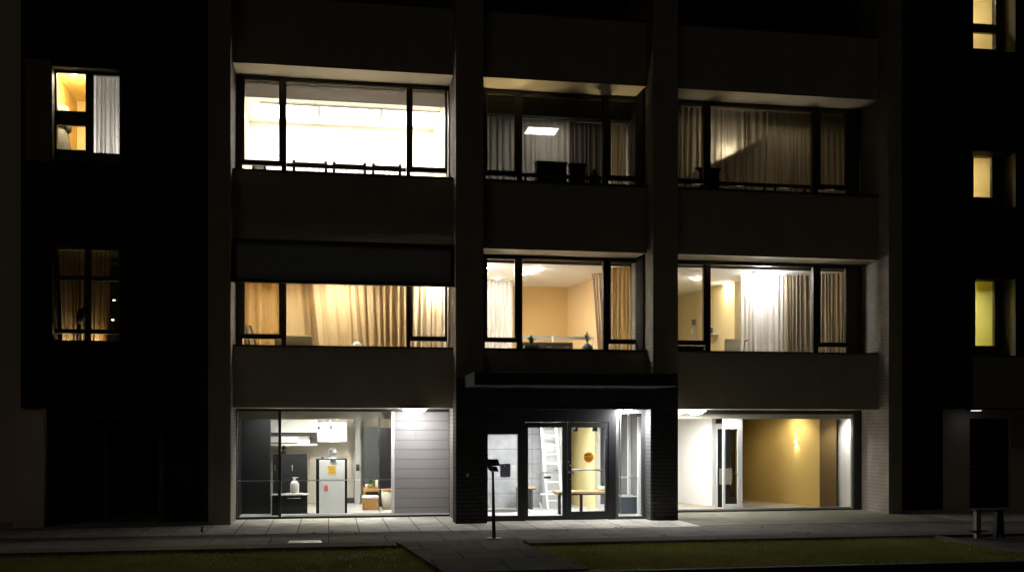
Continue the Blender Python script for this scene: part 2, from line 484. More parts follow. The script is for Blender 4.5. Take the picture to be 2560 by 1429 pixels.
def bay_window(us, f, x0, x1, rail=False, label=None, rail_posts=()):
    """us = glass edges (l0,l1,c0,c1,r0,r1) on the window plane"""
    z0, z1 = SILL[f], SOF[f]
    g = [fx(u, YW) for u in us]
    lo = .22 if f == 2 else .31
    mb = MB()
    mb.box(x0, g[0] - .05, YW - .05, YW + .06, z0, z1 - .001)
    mb.box(g[1] + .05, g[2], YW - .05, YW + .06, z0, z1 - .001)
    mb.box(g[3], g[4] - .05, YW - .05, YW + .06, z0, z1 - .001)
    slit = f != 4 and x0 != XM0 + .005 and not (f == 2 and x0 == XR0 + .005)
    if slit:
        mb.box(g[5] + .05, x1 - .055, YW - .05, YW + .06, z0, z1 - .001); mb.box(x1 - .012, x1, YW - .05, YW + .06, z0, z1 - .001)
        mb.box(x1 - .055, x1 - .012, YW - .05, YW + .06, z0, z0 + .04); mb.box(x1 - .055, x1 - .012, YW - .05, YW + .06, z1 - .09, z1 - .001)
    else: mb.box(g[5] + .05, x1, YW - .05, YW + .06, z0, z1 - .001)
    mb.box(g[2], g[3], YW - .05, YW + .06, z1 - .09, z1 - .001); mb.box(g[2], g[3], YW - .05, YW + .06, z0, z0 + .04)
    for a, b in ((g[0] - .05, g[1] + .05), (g[4] - .05, g[5] + .05)):
        mb.box(a, b, YW - .05, YW + .06, z1 - .05, z1 - .001)
        mb.box(a, b, YW - .05, YW + .06, z0 + lo - .02, z0 + lo + .035); mb.box(a, b, YW - .05, YW + .06, z0, z0 + .04)
    w = bpart('window', mb, FRAME, label)
    for a, b in ((g[0], g[1]), (g[4], g[5])):
        bpart('sash', frame_rect(MB(), a - .048, b + .048, z0 + lo + .037, z1 - .052, YW - .075, YW + .03, .05, .055, .05), FRAME, parent=w)
        bpart('pane', MB().box(a, b, YW - .004, YW + .004, z0 + lo + .085, z1 - .105), GLASS, parent=w)
        bpart('pane', MB().box(a - .05, b + .05, YW - .004, YW + .004, z0 + .04, z0 + lo - .02), GLASS, parent=w)
        s_ = -1 if a == g[0] else 1
        hx = b + .025 if s_ < 0 else a - .025
        bpart('handle', MB().box(hx - .012, hx + .012, YW + .031, YW + .06, z0 + 1.0, z0 + 1.13), STEEL, parent=w)
    bpart('pane', MB().box(g[2], g[3], YW - .004, YW + .004, z0 + .04, z1 - .09), GLASS, parent=w)
    bpart('window_board', MB().box(x0 + .02, x1 - .02, YW + .065, YI + .02, z0 + .001, z0 + .018), PORC, parent=w)
    if slit:
        bpart('pane', MB().box(x1 - .055, x1 - .012, YW - .004, YW + .004, z0 + .04, z1 - .09), GLASS, parent=w)
    if f in (2, 3) and x0 == XM0 + .005:
        bpart('jamb_lining', MB().box(x1 - .03, x1 - .002, .62, YW - .052, z0 + .003, z1 - .002), BLACK, parent=w)
    if rail:
        mb = MB().box(g[2], g[3], YW + .10, YW + .14, z0 + .315, z0 + .405)
        for u in rail_posts:
            x = fx(u, YW + .1); mb.box(x - .03, x + .03, YW + .105, YW + .135, z0 + .019, z0 + .315)
        bpart('guard_rail', mb, DWOOD, parent=w)
    return w
UL = (612, 698, 716, 1016, 1031, 1112)
UM = (1217, 1286, 1305, 1507, 1525, 1597)
UR = (1687, 1757, 1775, 2031, 2048, 2112)
bay_window(UL, 3, XL0 + .005, XL1 - .005, True, 'brightest white lit window, upper floor of the left bay', (735, 1000))
bay_window(UM, 3, XM0 + .005, XM1 - .005, True, 'dim upper window of the middle bay', (1314,))
bay_window(UR, 3, XR0 + .005, XR1 - .005, True, 'dim curtained upper window of the right bay', (1912, 1938, 2012))
bay_window(UL, 2, XL0 + .005, XL1 - .005, False, 'tan lit window under the grey exterior blind')
bay_window(UM, 2, XM0 + .005, XM1 - .005, False, 'warm lit window above the entrance canopy')
bay_window(UR, 2, XR0 + .005, XR1 - .005, False, 'window of the right bay with a glaring lamp inside')
for us, (x0, x1) in zip((UL, UM, UR), bays):
    bay_window(us, 4, x0 + .005, x1 - .005, False, 'unlit top floor window')
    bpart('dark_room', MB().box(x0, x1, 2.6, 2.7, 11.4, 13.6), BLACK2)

# ------------------------------------------------------------------ rooms
def room(label, x0, x1, y1, z0, zc, ms, y0=YI, left=None, right=None, bulk=.9, bulkm=None):
    """a room shell: back, sides, ceiling with its front edge, floor. left/right: optional slanted wall ((x,y),(x,y))"""
    global RM
    r = RM = emp('room', (0, 0, 0), B); r['label'] = label
    bk, lf, rt, ce, fl = ms
    bpart('back_wall', MB().box(x0 - .05, x1 + .05, y1, y1 + .08, z0 - .05, zc + .05), bk, parent=r)
    if left: bpart('side_wall', MB().prism([left[0], left[1], (left[1][0] - .3, left[1][1]), (left[0][0] - .3, left[0][1])], 'z', z0 - .04, zc + .04), lf, parent=r)
    else: bpart('side_wall', MB().box(x0 - .06, x0, y0 + .002, y1, z0 - .04, zc + .04), lf, parent=r)
    if right: bpart('side_wall', MB().prism([right[0], right[1], (right[1][0] + .3, right[1][1]), (right[0][0] + .3, right[0][1])], 'z', z0 - .04, zc + .04), rt, parent=r)
    else: bpart('side_wall', MB().box(x1, x1 + .06, y0 + .002, y1, z0 - .04, zc + .04), rt, parent=r)
    o = bpart('ceiling', MB().box(x0 - .04, x1 + .04, y0 + .004, y1 + .04, zc, zc + bulk), ce, parent=r)
    if bulkm:
        o.data.materials.append(bulkm)
        for p in o.data.polygons:
            if p.normal.y < -.9: p.material_index = 1
    bpart('floor', MB().box(x0 - .04, x1 + .04, y0 + .004, y1 + .04, z0 - .08, z0), fl, parent=r)
    return r

def disc_lamp(name, x, y, z, r, st, col, label, group=None, cat='lamp', drop=.03, dome=0.0, recess=False):
    if recess:                                # unseen lamp added to light the room; its ring hides the lit disc from far away
        mb = MB(); mb.m(WFR).lathe((x, y, z), [(r * 1.0, -.002), (r * 1.0, -.05), (r * 1.12, -.05), (r * 1.12, -.001)], 24, caps=False)
        mb.m(glow(col, st)).lathe((x, y, z), [(r * .97, -.002), (r * .97, -.012)], 24)
        return bpart('unseen_recessed_light', mb, None, parent=RM)
    t = Thing(name, (x, y, z), label, cat, group)
    t.part(MB().lathe((x, y, z), [(r * 1.12, -.002), (r * 1.12, -drop), (r * 1.0, -drop - .004)], 24), 'housing', WFR)
    if dome: prof = [(r, -drop - .005), (r * .93, -drop - dome * .5), (r * .68, -drop - dome * .85), (r * .3, -drop - dome)]
    else: prof = [(r * .96, -drop - .005), (r * .9, -drop - .012)]
    t.part(MB().lathe((x, y, z), prof, 24), 'diffuser', glow(col, st))
    return t

def bulb_lamp(x, y, zf, z, r, st, col):        # unseen lamp added to light curtains, below the sill or behind the cloth
    mb = MB(); mb.m(BFRAME).lathe((x, y, zf), [(.11, .001), (.11, .02), (.012, .03), (.012, z - zf - r)], 14)
    mb.m(glow(col, st)).lathe((x, y, z), [(r * .3, -r), (r * .8, -r * .6), (r, 0), (r * .8, r * .6), (r * .25, r)], 16)
    return bpart('added_light_fitting', mb, None, parent=RM)

def panel_lamp(name, x0, x1, y0, y1, z, st, col, label, group=None, built_in=False):
    if built_in:  # unseen ceiling panel added to light its room
        mb = MB(); mb.m(WFR); frame_rect2(mb, x0, x1, y0, y1, z - .05, z - .003, .03)
        mb.m(glow(col, st)).box(x0 + .03, x1 - .03, y0 + .03, y1 - .03, z - .045, z - .02)
        return bpart('unseen_recessed_light', mb, None, parent=RM)
    t = Thing(name, ((x0 + x1) / 2, (y0 + y1) / 2, z), label, 'ceiling light', group)
    t.part(frame_rect2(MB(), x0, x1, y0, y1, z - .05, z - .003, .03), 'housing', WFR)
    t.part(MB().box(x0 + .03, x1 - .03, y0 + .03, y1 - .03, z - .045, z - .02), 'diffuser', glow(col, st))
    return t

def frame_rect2(mb, x0, x1, y0, y1, z0, z1, w):
    mb.box(x0, x0 + w, y0, y1, z0, z1); mb.box(x1 - w, x1, y0, y1, z0, z1)
    mb.box(x0 + w, x1 - w, y1 - w, y1, z0, z1); mb.box(x0 + w, x1 - w, y0, y0 + w, z0, z1)
    return mb

def curtain(name, A, Bp, z0, z1, folds, amp, m, label, seed=0, A0=None, B0=None, group=None, tilt=.0, track=True):
    """hanging curtain from A to Bp (x,y) at the top, A0 to B0 at the hem"""
    rnd = random.Random(seed)
    A, Bp = Vector(A), Vector(Bp); A0 = Vector(A0) if A0 else A.copy(); B0 = Vector(B0) if B0 else Bp.copy()
    w = [rnd.uniform(.55, 1.5) for _ in range(folds)]; tot = sum(w)
    am = [rnd.uniform(.5, 1.25) for _ in range(folds)]; sk = [rnd.uniform(-.25, .25) for _ in range(folds)]
    drift = [rnd.uniform(-.35, .35) for _ in range(folds)]
    per, rows = 12, 14
    cols = []
    acc = 0
    for i in range(folds):
        for k in range(per):
            t = k / per
            cols.append((acc + w[i] * t, i, t))
        acc += w[i]
    cols.append((acc, folds - 1, 1.0))
    bm = bmesh.new(); grid = []
    mz = max(z1 - z0, .01)
    for r in range(rows + 1):
        h = r / rows                      # 0 at the top
        z = z1 - h * mz
        a = A.lerp(A0, h); b = Bp.lerp(B0, h); d = (b - a)
        n = Vector((d.y, -d.x)).normalized()
        row = []
        for s, i, t in cols:
            q = s / tot
            e = min(1, min(q, 1 - q) * 12)
            q2 = q + drift[i] * h * math.sin(math.pi * t) * w[i] / tot * e
            p = a + d * q2
            prof = math.sin(2 * math.pi * (t + sk[i] * math.sin(math.pi * t) * .6)) + .25 * math.sin(6 * math.pi * t + i)
            am_ = amp * am[i] * (.55 + .6 * h) * (1 if r else .6)
            p = p + n * prof * am_
            row.append(bm.verts.new((p.x, p.y, z)))
        grid.append(row)
    for r in range(rows):
        for c in range(len(cols) - 1):
            f = bm.faces.new((grid[r][c], grid[r][c + 1], grid[r + 1][c + 1], grid[r + 1][c])); f.smooth = True
    loc = Vector(((A.x + Bp.x) / 2, (A.y + Bp.y) / 2, z0))
    t = emp(name, loc); tag(t, label, 'curtain', group)
    me = bpy.data.meshes.new('cloth'); bm.to_mesh(me); bm.free(); me.materials.append(m)
    me.transform(Matrix.Translation(-loc))
    o = bpy.data.objects.new('cloth', me); C.objects.link(o); o.parent = t
    if track:
        tr = MB().bar((A.x, A.y, z1 + .015), (Bp.x, Bp.y, z1 + .015), .03, .02).build('track', WFR, t)
        tr.data.transform(Matrix.Translation(-loc))
    return t

# ---- upper left room: blinding white ----------------------------------
ZC = 9.95
room('blinding white room of the upper left bay', XL0 + .02, XL1 - .02, 4.95, 6.75, ZC, (WHITE, CREAM, CREAM, WHITE, FLOORC), bulk=.25)
for k, (ua, ub) in enumerate(((652, 796), (800, 950), (954, 1100))):
    panel_lamp('ceiling_light', fx(ua, 3.8), fx(ub, 3.8), 3.25, 4.45, ZC, 9, (1, .97, .92),
               ['left', 'middle', 'right'][k] + ' one of three bright ceiling panels in the upper left room', 'ceiling panels of the white room')
bx0, bx1 = XL0 + .05, XL1 - .05
t = Thing('roller_blind', ((bx0 + bx1) / 2, 1.6, 9.56), 'pale grey roller blind slightly lowered behind the white upper left window', 'blind')
t.part(MB().box(bx0, bx1, 1.64, 1.642, 9.575, 9.88), 'fabric', mat('grey_blind_cloth', (.50, .47, .455), .9, .02, 4, trans=.55))
t.part(MB().tube((bx0, 1.655, 9.895), (bx1, 1.655, 9.895), .03), 'roller', WFR)
t.part(MB().box(bx0, bx1, 1.632, 1.650, 9.555, 9.5745), 'hem_bar', WFR)
# chairs along the window
def spindle_chair(ua, ub, label, la=0., lb=0., ang=0.0):
    y = 1.98
    xa, xb = fx(ua, y), fx(ub, y); zt = fz((ua + ub) / 2, 405.0 + (ua + ub - 1680) / 2 * .0415, y)
    zs = zt - .47; zf = 6.75
    t = Thing('chair', ((xa + xb) / 2, y, zf), label, 'chair', 'chairs behind the white window')
    for x, l in ((xa, la), (xb, lb)):
        t.part(MB().bar((x - l * .7, y + .02, zf), (x, y - .02, zt), .07, .045), 'back_post', DWOOD)
        t.part(MB().bar((x - l * .7, y + .42, zf), (x - l * .4, y + .40, zs), .04, .04), 'leg', DWOOD)
    t.part(MB().box(min(xa, xb) - .03, max(xa, xb) + .03, y - .03, y, zt - .12, zt - .045), 'top_rail', DWOOD)
    t.part(MB().box(xa - .02, xb + .02, y + .0, y + .44, zs - .04, zs), 'seat', DWOOD)
    for k in range(4):
        x = xa + (xb - xa) * (k + 1) / 5
        t.part(MB().tube((x, y - .012, zs), (x, y - .015, zt - .1), .012, n=6), 'spindle', DWOOD)
spindle_chair(735, 814, 'dark spindle back chair seen against the white room, leftmost of three', 0, -.10)
spindle_chair(836, 912, 'dark spindle back chair seen against the white room, middle of three', .10, 0)
spindle_chair(934, 1000, 'dark spindle back chair seen against the white room, rightmost of three', .10, 0)
t = Thing('side_table', (fx(645, 2.1), 2.1, 6.75), 'small dark side table at the left end of the white room', 'table')
t.part(MB().box(fx(629, 2.0), fx(664, 2.0), 2.0, 2.35, fz(645, 414, 2.0), fz(645, 410, 2.0)), 'tabletop', DWOOD)
for u in (632, 661):
    for y in (2.03, 2.31):
        t.part(MB().box(fx(u, 2.0) - .02, fx(u, 2.0) + .02, y - .02, y + .02, 6.75, fz(645, 414, 2.0)), 'leg', DWOOD)

# ---- upper middle room: dim with sheer curtain -------------------------
ZC = 9.50
room('dim room of the upper middle bay', XM0 + .02, XM1 - .02, 5.2, 6.75, ZC, (GREYW, GREYW, mat('mid_grey_paint', (.45, .43, .39), .8, .04), mat('dim_grey_paint', (.17, .165, .15), .8, .04), FLOORB), bulkm=mat('dark_blind_box', (.06, .058, .045), .8))
curtain('sheer_curtain', (fx(1210, 1.98), 1.98), (fx(1428, 1.98), 1.98), 6.9, ZC - .015, 15, .035, CT_SHR, 'grey sheer curtain before the glaring light of the dim upper room', 3)
curtain('drape', (fx(1420, 2.04), 2.04), (fx(1512, 2.04), 2.04), 6.9, ZC - .015, 7, .04, mat('dusky_curtain', (.17, .145, .125), .9, .015, 4, trans=.2), 'dusky drape at the right of the sheer curtain in the dim upper room', 4)
curtain('side_curtain', (XM1 - .45, 2.0), (XM1 - .07, 1.95), 6.9, ZC - .02, 7, .03, CT_CRM, 'cream curtain at the right edge of the dim upper window', 5)
panel_lamp('ceiling_light', fx(1312, 2.9), fx(1392, 2.9), 2.5, 3.15, ZC, 11, (1, .93, .82), 'bright square ceiling light glaring through the sheer curtain of the dim upper room')
def added_sill_spots(us, y, z, col, pws, cone):
    # unseen spots added on the room side of the sill to light the soffit
    for u, pw in zip(us, pws):
        x = fx(u, y)
        o = bpart('added_light_fitting', MB().lathe((x, y, z), [(.05, -.10), (.05, -.01), (.03, -.01)], 14), BFRAME, parent=RM)
        ld = bpy.data.lights.new('spot_beam', 'SPOT'); ld.energy = pw; ld.color = col; ld.spot_size = R(cone); ld.spot_blend = .8; ld.shadow_soft_size = .14
        lo = bpy.data.objects.new('spot_beam', ld); C.objects.link(lo); lo.parent = o; lo.location = (x, y, z + .01)
        lo.rotation_euler = (Vector((x, .72, 9.93)) - Vector(lo.location)).to_track_quat('-Z', 'Y').to_euler()
added_sill_spots((1245, 1335, 1425, 1520), 1.80, 7.62, (1, .76, .40), (210, 150, 130, 110), 44)
ZL = SILL[3]
# desk the boxes stand on
t = Thing('desk', (fx(1420, 1.85), 1.85, 6.75), 'dark desk behind the dim upper middle window', 'desk')
t.part(MB().box(fx(1345, 1.8), fx(1505, 1.8), 1.745, 1.93, 7.62, 7.66), 'tabletop', DWOOD)
for u in (1350, 1500):
    t.part(MB().box(fx(u, 1.8) - .03, fx(u, 1.8) + .03, 1.76, 1.91, 6.75, 7.62), 'leg', DWOOD)
for u0, u1, v0, lab, yy in ((1340, 1419, 403, 'black lidded box, the taller and left of the pair on the dark desk', 1.7), (1424, 1466, 407, 'black lidded box, the narrower and right of the pair on the dark desk', 1.68)):
    x0, x1 = fx(u0, yy), fx(u1, yy); z1 = fz((u0 + u1) / 2, v0, yy)
    t = Thing('storage_box', ((x0 + x1) / 2, yy + .2, 7.66), lab, 'box', 'boxes on the dark desk')
    t.part(MB().box(x0 + .02, x1 - .02, yy + .02, yy + .22, 7.662, z1 - .05, .006), 'body', BLK)
    t.part(MB().box(x0, x1, yy, yy + .24, z1 - .055, z1, .008), 'lid', BLK)
x, y = fx(1486, 1.83), 1.83; z1 = fz(1486, 424, y)
t = Thing('helmet', (x, y, 7.66), 'dark rounded helmet at the right end of the dark desk', 'helmet')
t.part(MB().lathe((x, y, 7.66), [(.12, .002), (.135, (z1 - 7.66) * .45), (.11, (z1 - 7.66) * .8), (.05, z1 - 7.66)], 20), 'shell', BLK)
t.part(MB().box(x - .15, x + .08, y - .15, y - .09, 7.665, 7.70, .01), 'brim', BLK)
# thin mic stand
x = fx(1426, 2.6)
t = Thing('floor_stand', (x, 2.6, 6.75), 'thin pale floor stand with a dark cross bar in the dim upper room', 'stand')
t.part(MB().tube((x, 2.6, 6.77), (x, 2.6, fz(1426, 314, 2.6)), .007), 'pole', STEEL)
t.part(MB().box(fx(1417, 2.6), fx(1433, 2.6), 2.58, 2.62, fz(1426, 317, 2.6), fz(1426, 313, 2.6)), 'cross_bar', BLK)
t.part(MB().lathe((x, 2.6, 6.75), [(.16, 0), (.16, .015), (.02, .03)], 16), 'foot', BLK)

# ---- upper right room: closed curtain ----------------------------------
ZC = 9.62
room('curtained room of the upper right bay', XR0 + .02, XR1 - .02, 4.6, 6.75, ZC, (WARMW, WARMW, WARMW, WARMW, FLOORB))
curtain('closed_curtain', (XR0 + .05, 1.63), (fx(2116, 1.63), 1.63), 7.665, 9.86, 34, .032, CT_GRY, 'long closed taupe curtain across the upper right window', 11)
x, y = fx(1812, 1.88), 1.88
z = fz(1812, 386, y)
t = Thing('reading_lamp', (x, y, 6.75), 'bright reading lamp with a tilted flat shade behind the closed taupe curtain', 'lamp')
t.part(MB().lathe((x, y, 6.75), [(.15, 0), (.15, .02), (.012, .03), (.012, z - 6.75 - .1)], 14), 'stand', BFRAME)
t.part(MB().lathe((x, y, z), [(.02, -.07), (.045, -.04), (.05, 0), (.035, .035), (.01, .045)], 16), 'bulb', glow((1, .90, .70), 85))
dv = Vector((fx(1900, y) - fx(1700, y), 0, fz(1900, 340, y) - fz(1700, 440, y))).normalized()
nn = Vector((dv.z, 0, -dv.x))
p0 = Vector((x, y, z)) + nn * .075
t.part(MB().bar(p0 - dv * 1.0 + Vector((0, .04, 0)), p0 + dv * .95 + Vector((0, .04, 0)), .46, .02), 'shade', BFRAME)  # unseen slanted board added to cut the glow along a diagonal
panel_lamp('ceiling_light', fx(1885, 2.3), fx(1990, 2.3), 1.95, 2.5, ZC, 1.3, (1, .86, .60), None, built_in=True)
x, y = fx(1770, 1.5), 1.5
zt = fz(1770, 420, y)
added_sill_spots((1740, 1850, 1960, 2070), 1.455, 7.70, (1, .88, .68), (34, 50, 50, 34), 40)
t = Thing('planter', (x, y, SILL[3]), 'dark flared planter on the sill of the curtained upper window', 'planter')
xs = [fx(u, y) for u in (1752, 1796, 1802, 1738)]
t.part(MB().prism([(xs[0], SILL[3] + .02), (xs[1], SILL[3] + .02), (xs[1] + .01, zt - .09), (xs[2], zt), (xs[3], zt), (xs[0] - .01, zt - .09)], 'y', 1.468, 1.575), 'trough', BLK)

# ---- second floor left: tan curtains -----------------------------------
ZC = 5.75
room('tan curtained room of the left bay', XL0 + .02, XL1 - .02, 4.2, 2.95, ZC, (TANW, TANW, WARMW, WARMW, FLOORB))
curtain('left_drape', (fx(596, 3.3), 3.3), (fx(720, 3.25), 3.25), 3.0, ZC - .03, 5, .085, CT_GLD, 'golden drape at the left of the room under the exterior blind', 21)
curtain('smooth_drape', (fx(700, 2.95), 2.95), (fx(782, 2.9), 2.9), 3.0, ZC - .03, 3, .02, CT_TAN, 'smooth tan drape beside the left mullion of the room under the blind', 22, B0=(fx(802, 2.9), 2.9))
curtain('wide_drape', (fx(776, 2.65), 2.65), (fx(1026, 2.5), 2.5), 3.0, ZC - .03, 12, .085, CT_TAN, 'wide pleated tan drape filling the centre pane under the blind', 23, A0=(fx(806, 2.62), 2.62))
curtain('right_drape', (fx(1018, 2.45), 2.45), (XL1 - .06, 2.35), 3.0, ZC - .03, 6, .06, mat('pale_tan_curtain', (.68, .56, .38), .9, .015, 4, trans=.22), 'pale tan drape in the right casement under the blind', 24)
disc_lamp('ceiling_light', fx(1098, 2.1), 1.98, ZC, .13, 110, (1, .95, .86), 'bright ceiling lamp near the right casement under the exterior blind', dome=.10)
disc_lamp('ceiling_light', fx(850, 2.0), 1.95, ZC, .12, 235, (1, .91, .74), None, recess=True)
disc_lamp('ceiling_light', fx(665, 2.0), 2.05, ZC, .12, 145, (1, .87, .62), None, recess=True)
# furniture low in front of the drapes
x0, x1 = fx(714, 2.1), fx(782, 2.1)
t = Thing('sofa', ((x0 + x1) / 2, 2.3, 2.95), 'low brown sofa back in front of the smooth tan drape', 'sofa')
SOFA = mat('brown_fabric', (.16, .12, .06), .9, .1, 20, .2)
zt = fz(750, 838, 2.1)
t.part(MB().box(x0 - .25, x1, 2.1, 2.3, 3.05, zt, .03), 'backrest', SOFA)
t.part(MB().box(x0 - .25, x1, 2.3, 2.85, 3.05, 3.4, .03), 'seat', SOFA)
for a in (x0 - .2, x1 - .05):
    t.part(MB().box(a - .03, a + .03, 2.15, 2.2, 2.95, 3.05), 'leg', DWOOD)
# slatted easy chair at the left
xa = fx(618, 2.2)
t = Thing('easy_chair', (xa, 2.3, 2.95), 'grey slatted easy chair in the left casement under the blind', 'chair')
GFAB = mat('grey_slat', (.20, .18, .15), .6, .1, 12)
for k in range(4):
    a = fx(606 + k * 9.5, 2.2)
    t.part(MB().bar((a + .22, 2.45, 3.35), (a - .02 - .02 * k, 2.15, fz(620, 806 + 2.5 * k, 2.2)), .05, .03), 'slat', GFAB if k != 2 else STEEL)
t.part(MB().box(xa - .15, xa + .35, 2.4, 2.95, 3.3, 3.36), 'seat', GFAB)
for a, b in ((-.1, 2.45), (.3, 2.45), (-.1, 2.9), (.3, 2.9)):
    t.part(MB().tube((xa + a, b, 2.95), (xa + a, b, 3.3), .018), 'leg', STEEL)
x = fx(892, 2.0)
t = Thing('table_lamp', (x, 2.0, SILL[2]), 'small white domed table lamp low in the centre pane under the blind', 'lamp')
t.part(MB().lathe((x, 1.60, SILL[2]), [(.06, 0), (.06, .015), (.012, .025), (.012, .12)], 14), 'stand', WFR)
t.part(MB().lathe((x, 1.60, SILL[2] + .085), [(.115, 0), (.105, .05), (.07, .09), (.02, .105)], 20), 'shade', PORC)

# exterior blind ---------------------------------------------------------
zb0 = fz(860, 711, .2); zb1 = 6.075
t = Thing('exterior_blind', ((XL0 + XL1) / 2, .2, zb0), 'wide grey exterior roller blind half lowered over the left bay window', 'blind')
BLF = mat('blind_fabric', (.26, .27, .275), .85, .06, 30, .1, bscale=300)
t.part(frame_rect(MB(), XL0 + .01, XL1 - .01, zb0, zb1, .14, .26, .09, .085, .07), 'cassette_frame', BFRAME)
t.part(MB().box(XL0 + .1, XL1 - .1, .19, .2, zb0 + .07, zb1 - .085), 'fabric', BLF)

# ---- second floor middle: warm living room -----------------------------
ZC = fz(1400, 661, YI)
cr = onz(1418, 718, ZC); cr2 = onz(1478, 694, ZC)
YB = cr.y
sl = (cr2.x - cr.x) / (cr2.y - cr.y)
rw = ((cr.x + sl * (YI - cr.y), YI + .01), (cr.x, YB + .05))
room('warm tan living room above the entrance', XM0 + .02, max(rw[0][0], XM1), YB, 2.95, ZC, (mat('back_tan_paint', (.62, .42, .17), .8, .03, 2), WARMW, TANW, mat('bright_ceiling', (.86, .83, .79), .8, .02), FLOORC), right=((XM1 - .03, 2.3), (cr.x, YB + .05)), bulkm=mat('dim_blind_box', (.20, .185, .165), .8))
for u, v, lab in ((1341, 674, 'brightest round downlight, nearest the middle of the warm ceiling'), (1312, 683, 'round downlight half hidden by the left mullion of the warm room'), (1219, 668, 'round downlight seen in the left casement of the warm room')):
    p = onz(u, v, ZC - .02)
    disc_lamp('downlight', p.x, p.y, ZC, .06 if u != 1341 else .072, 540, (1, .95, .86), lab, 'downlights of the warm room')
y = 4.6
curtain('pale_curtain', (fx(1205, y), y), (fx(1281, y), y), 3.0, fz(1245, 695, y), 9, .04, CT_WHT, 'pale gathered curtain in the left casement of the warm room', 31)
disc_lamp('downlight', fx(1243, 4.15), 4.15, ZC, .05, 120, (1, .95, .88), 'round downlight added to light the pale gathered curtain', 'downlights of the warm room')  # extra downlight, added to brighten the pale curtain
y = 2.1
curtain('gold_curtain', (fx(1527, 1.95), 1.95), (fx(1601, 1.84), 1.84), 3.86, ZC + .2, 8, .035, CT_CRM, 'gold pleated curtain in the right casement of the warm room', 32)
curtain('tied_curtain', (fx(1479, 3.0), 3.0), (fx(1530, 2.7), 2.7), 3.0, fz(1500, 681, 2.8), 6, .04, mat('beige_curtain', (.60, .50, .38), .9, .015, 4, trans=.3), 'tapering beige curtain left of the right mullion in the warm room', 33, A0=(fx(1503, 2.9), 2.9))
bpart('side_wall', MB().box(XM1 - .03, XM1 + .03, YI + .003, 2.3, 2.96, ZC), TANW, parent=[x for x in B.children if x.name.startswith('room')][-1])
# sideboard, rail shelf
y = 2.5
x0, x1 = fx(1299, y), fx(1432, y); zt = fz(1380, 855, y)
t = Thing('sideboard', ((x0 + x1) / 2, y + .2, 2.95), 'low dark sideboard behind the centre pane of the warm room', 'sideboard')
t.part(MB().box(x0, x1, y, y + .42, 3.0, zt, .008), 'cabinet', mat('brown_laminate', (.10, .08, .06), .5, .1))
t.part(MB().box(x0 + .02, x1 - .02, y + .03, y + .38, 2.95, 3.0), 'plinth', BLK)
for k in range(3):
    a = x0 + (x1 - x0) * (k + .5) / 3
    t.part(MB().tube((a, y - .02, zt - .12), (a + .12, y - .02, zt - .12), .008), 'handle', STEEL)
y = 3.3
x0, x1 = fx(1290, y), fx(1484, y)
t = Thing('bed_rail', ((x0 + x1) / 2, y, 2.95), 'long grey raised rail with a white post across the warm room', 'rail')
t.part(MB().box(x0, x1, y, y + .05, fz(1390, 848, y), fz(1390, 840, y)), 'bar', mat('grey_bar', (.30, .29, .26), .5))
for u in (1294, 1381, 1480):
    t.part(MB().box(fx(u, y) - .022, fx(u, y) + .022, y - .03, y - .002, 2.95, fz(1390, 840, y)), 'post', PORC)
def tuft(t, base, n, ln, m, seed, up=.8, w=.02, name='leaf'):
    rnd = random.Random(seed)
    mb = MB(); mb.m(m)
    for i in range(n):
        a = rnd.uniform(0, 6.283); l = ln * rnd.uniform(.6, 1.1); out_ = rnd.uniform(.2, 1.0) * (1 - up * .5)
        b = Vector(base); p = Vector((math.cos(a), math.sin(a), 0))
        sd_ = Vector((-p.y, p.x, 0)) * w * rnd.uniform(.7, 1.3)
        m1 = b + p * l * out_ * .45 + Vector((0, 0, l * .62)); tip = b + p * l * out_ + Vector((0, 0, l * (.95 - .35 * out_)))
        mb.quad(b - sd_ * .3, b + sd_ * .3, m1 + sd_, m1 - sd_)
        mb.quad(m1 - sd_, m1 + sd_, tip + sd_ * .08, tip - sd_ * .08)
    return t.part(mb, name, None)
y = 1.60
x = fx(1328, y); zs = SILL[2]
t = Thing('trough_planter', (x, y, zs), 'low dark trough with a green leafy plant on the sill of the warm room', 'plant')
t.part(MB().box(fx(1311, y), fx(1347, y), y - .08, y + .08, zs + .003, zs + .17, .01), 'trough', mat('dark_olive_pot', (.03, .032, .02), .5))
tuft(t, (x, y, zs + .16), 44, .26, LEAF, 5, .2, .022, 'foliage')
x = fx(1468, y)
t = Thing('vase', (x, y, zs), 'round grey blue vase with a thin green plant on the sill of the warm room', 'vase')
t.part(MB().lathe((x, y, zs + .002), [(.06, 0), (.10, .03), (.135, .09), (.13, .14), (.09, .185), (.05, .205), (.055, .22)], 24), 'pot', mat('blue_grey_glaze', (.10, .115, .14), .3, .1, 10))
tuft(t, (x, y, zs + .21), 9, .34, LEAF, 8, .5, .018, 'foliage')
for i, u in enumerate((1440, 1495)):
    x = fx(u, y)
    t = Thing('saucer', (x, y, zs), ('small dark dish left of the round vase on the sill', 'small dark dish right of the round vase on the sill')[i], 'dish')
    t.part(MB().lathe((x, y, zs + .002), [(.06, 0), (.10, .03), (.11, .06), (.10, .062)], 18), 'bowl', BLK)

# ---- second floor right: room with the glaring lamp --------------------
ZC = fz(1850, 672, YI)
c1 = onz(1700, 741, ZC); c2 = onz(1836, 703, ZC)
room('pale yellow room of the right bay', XR0 + .02, XR1 - .02, max(5.6, c1.y - .8 * (c2.y - c1.y) + .4), 2.95, ZC, (CREAM, WARMW, WARMW, mat('ceiling_white', (.80, .77, .72), .8, .02), FLOORB), bulkm=mat('grey_box', (.30, .30, .29), .8))
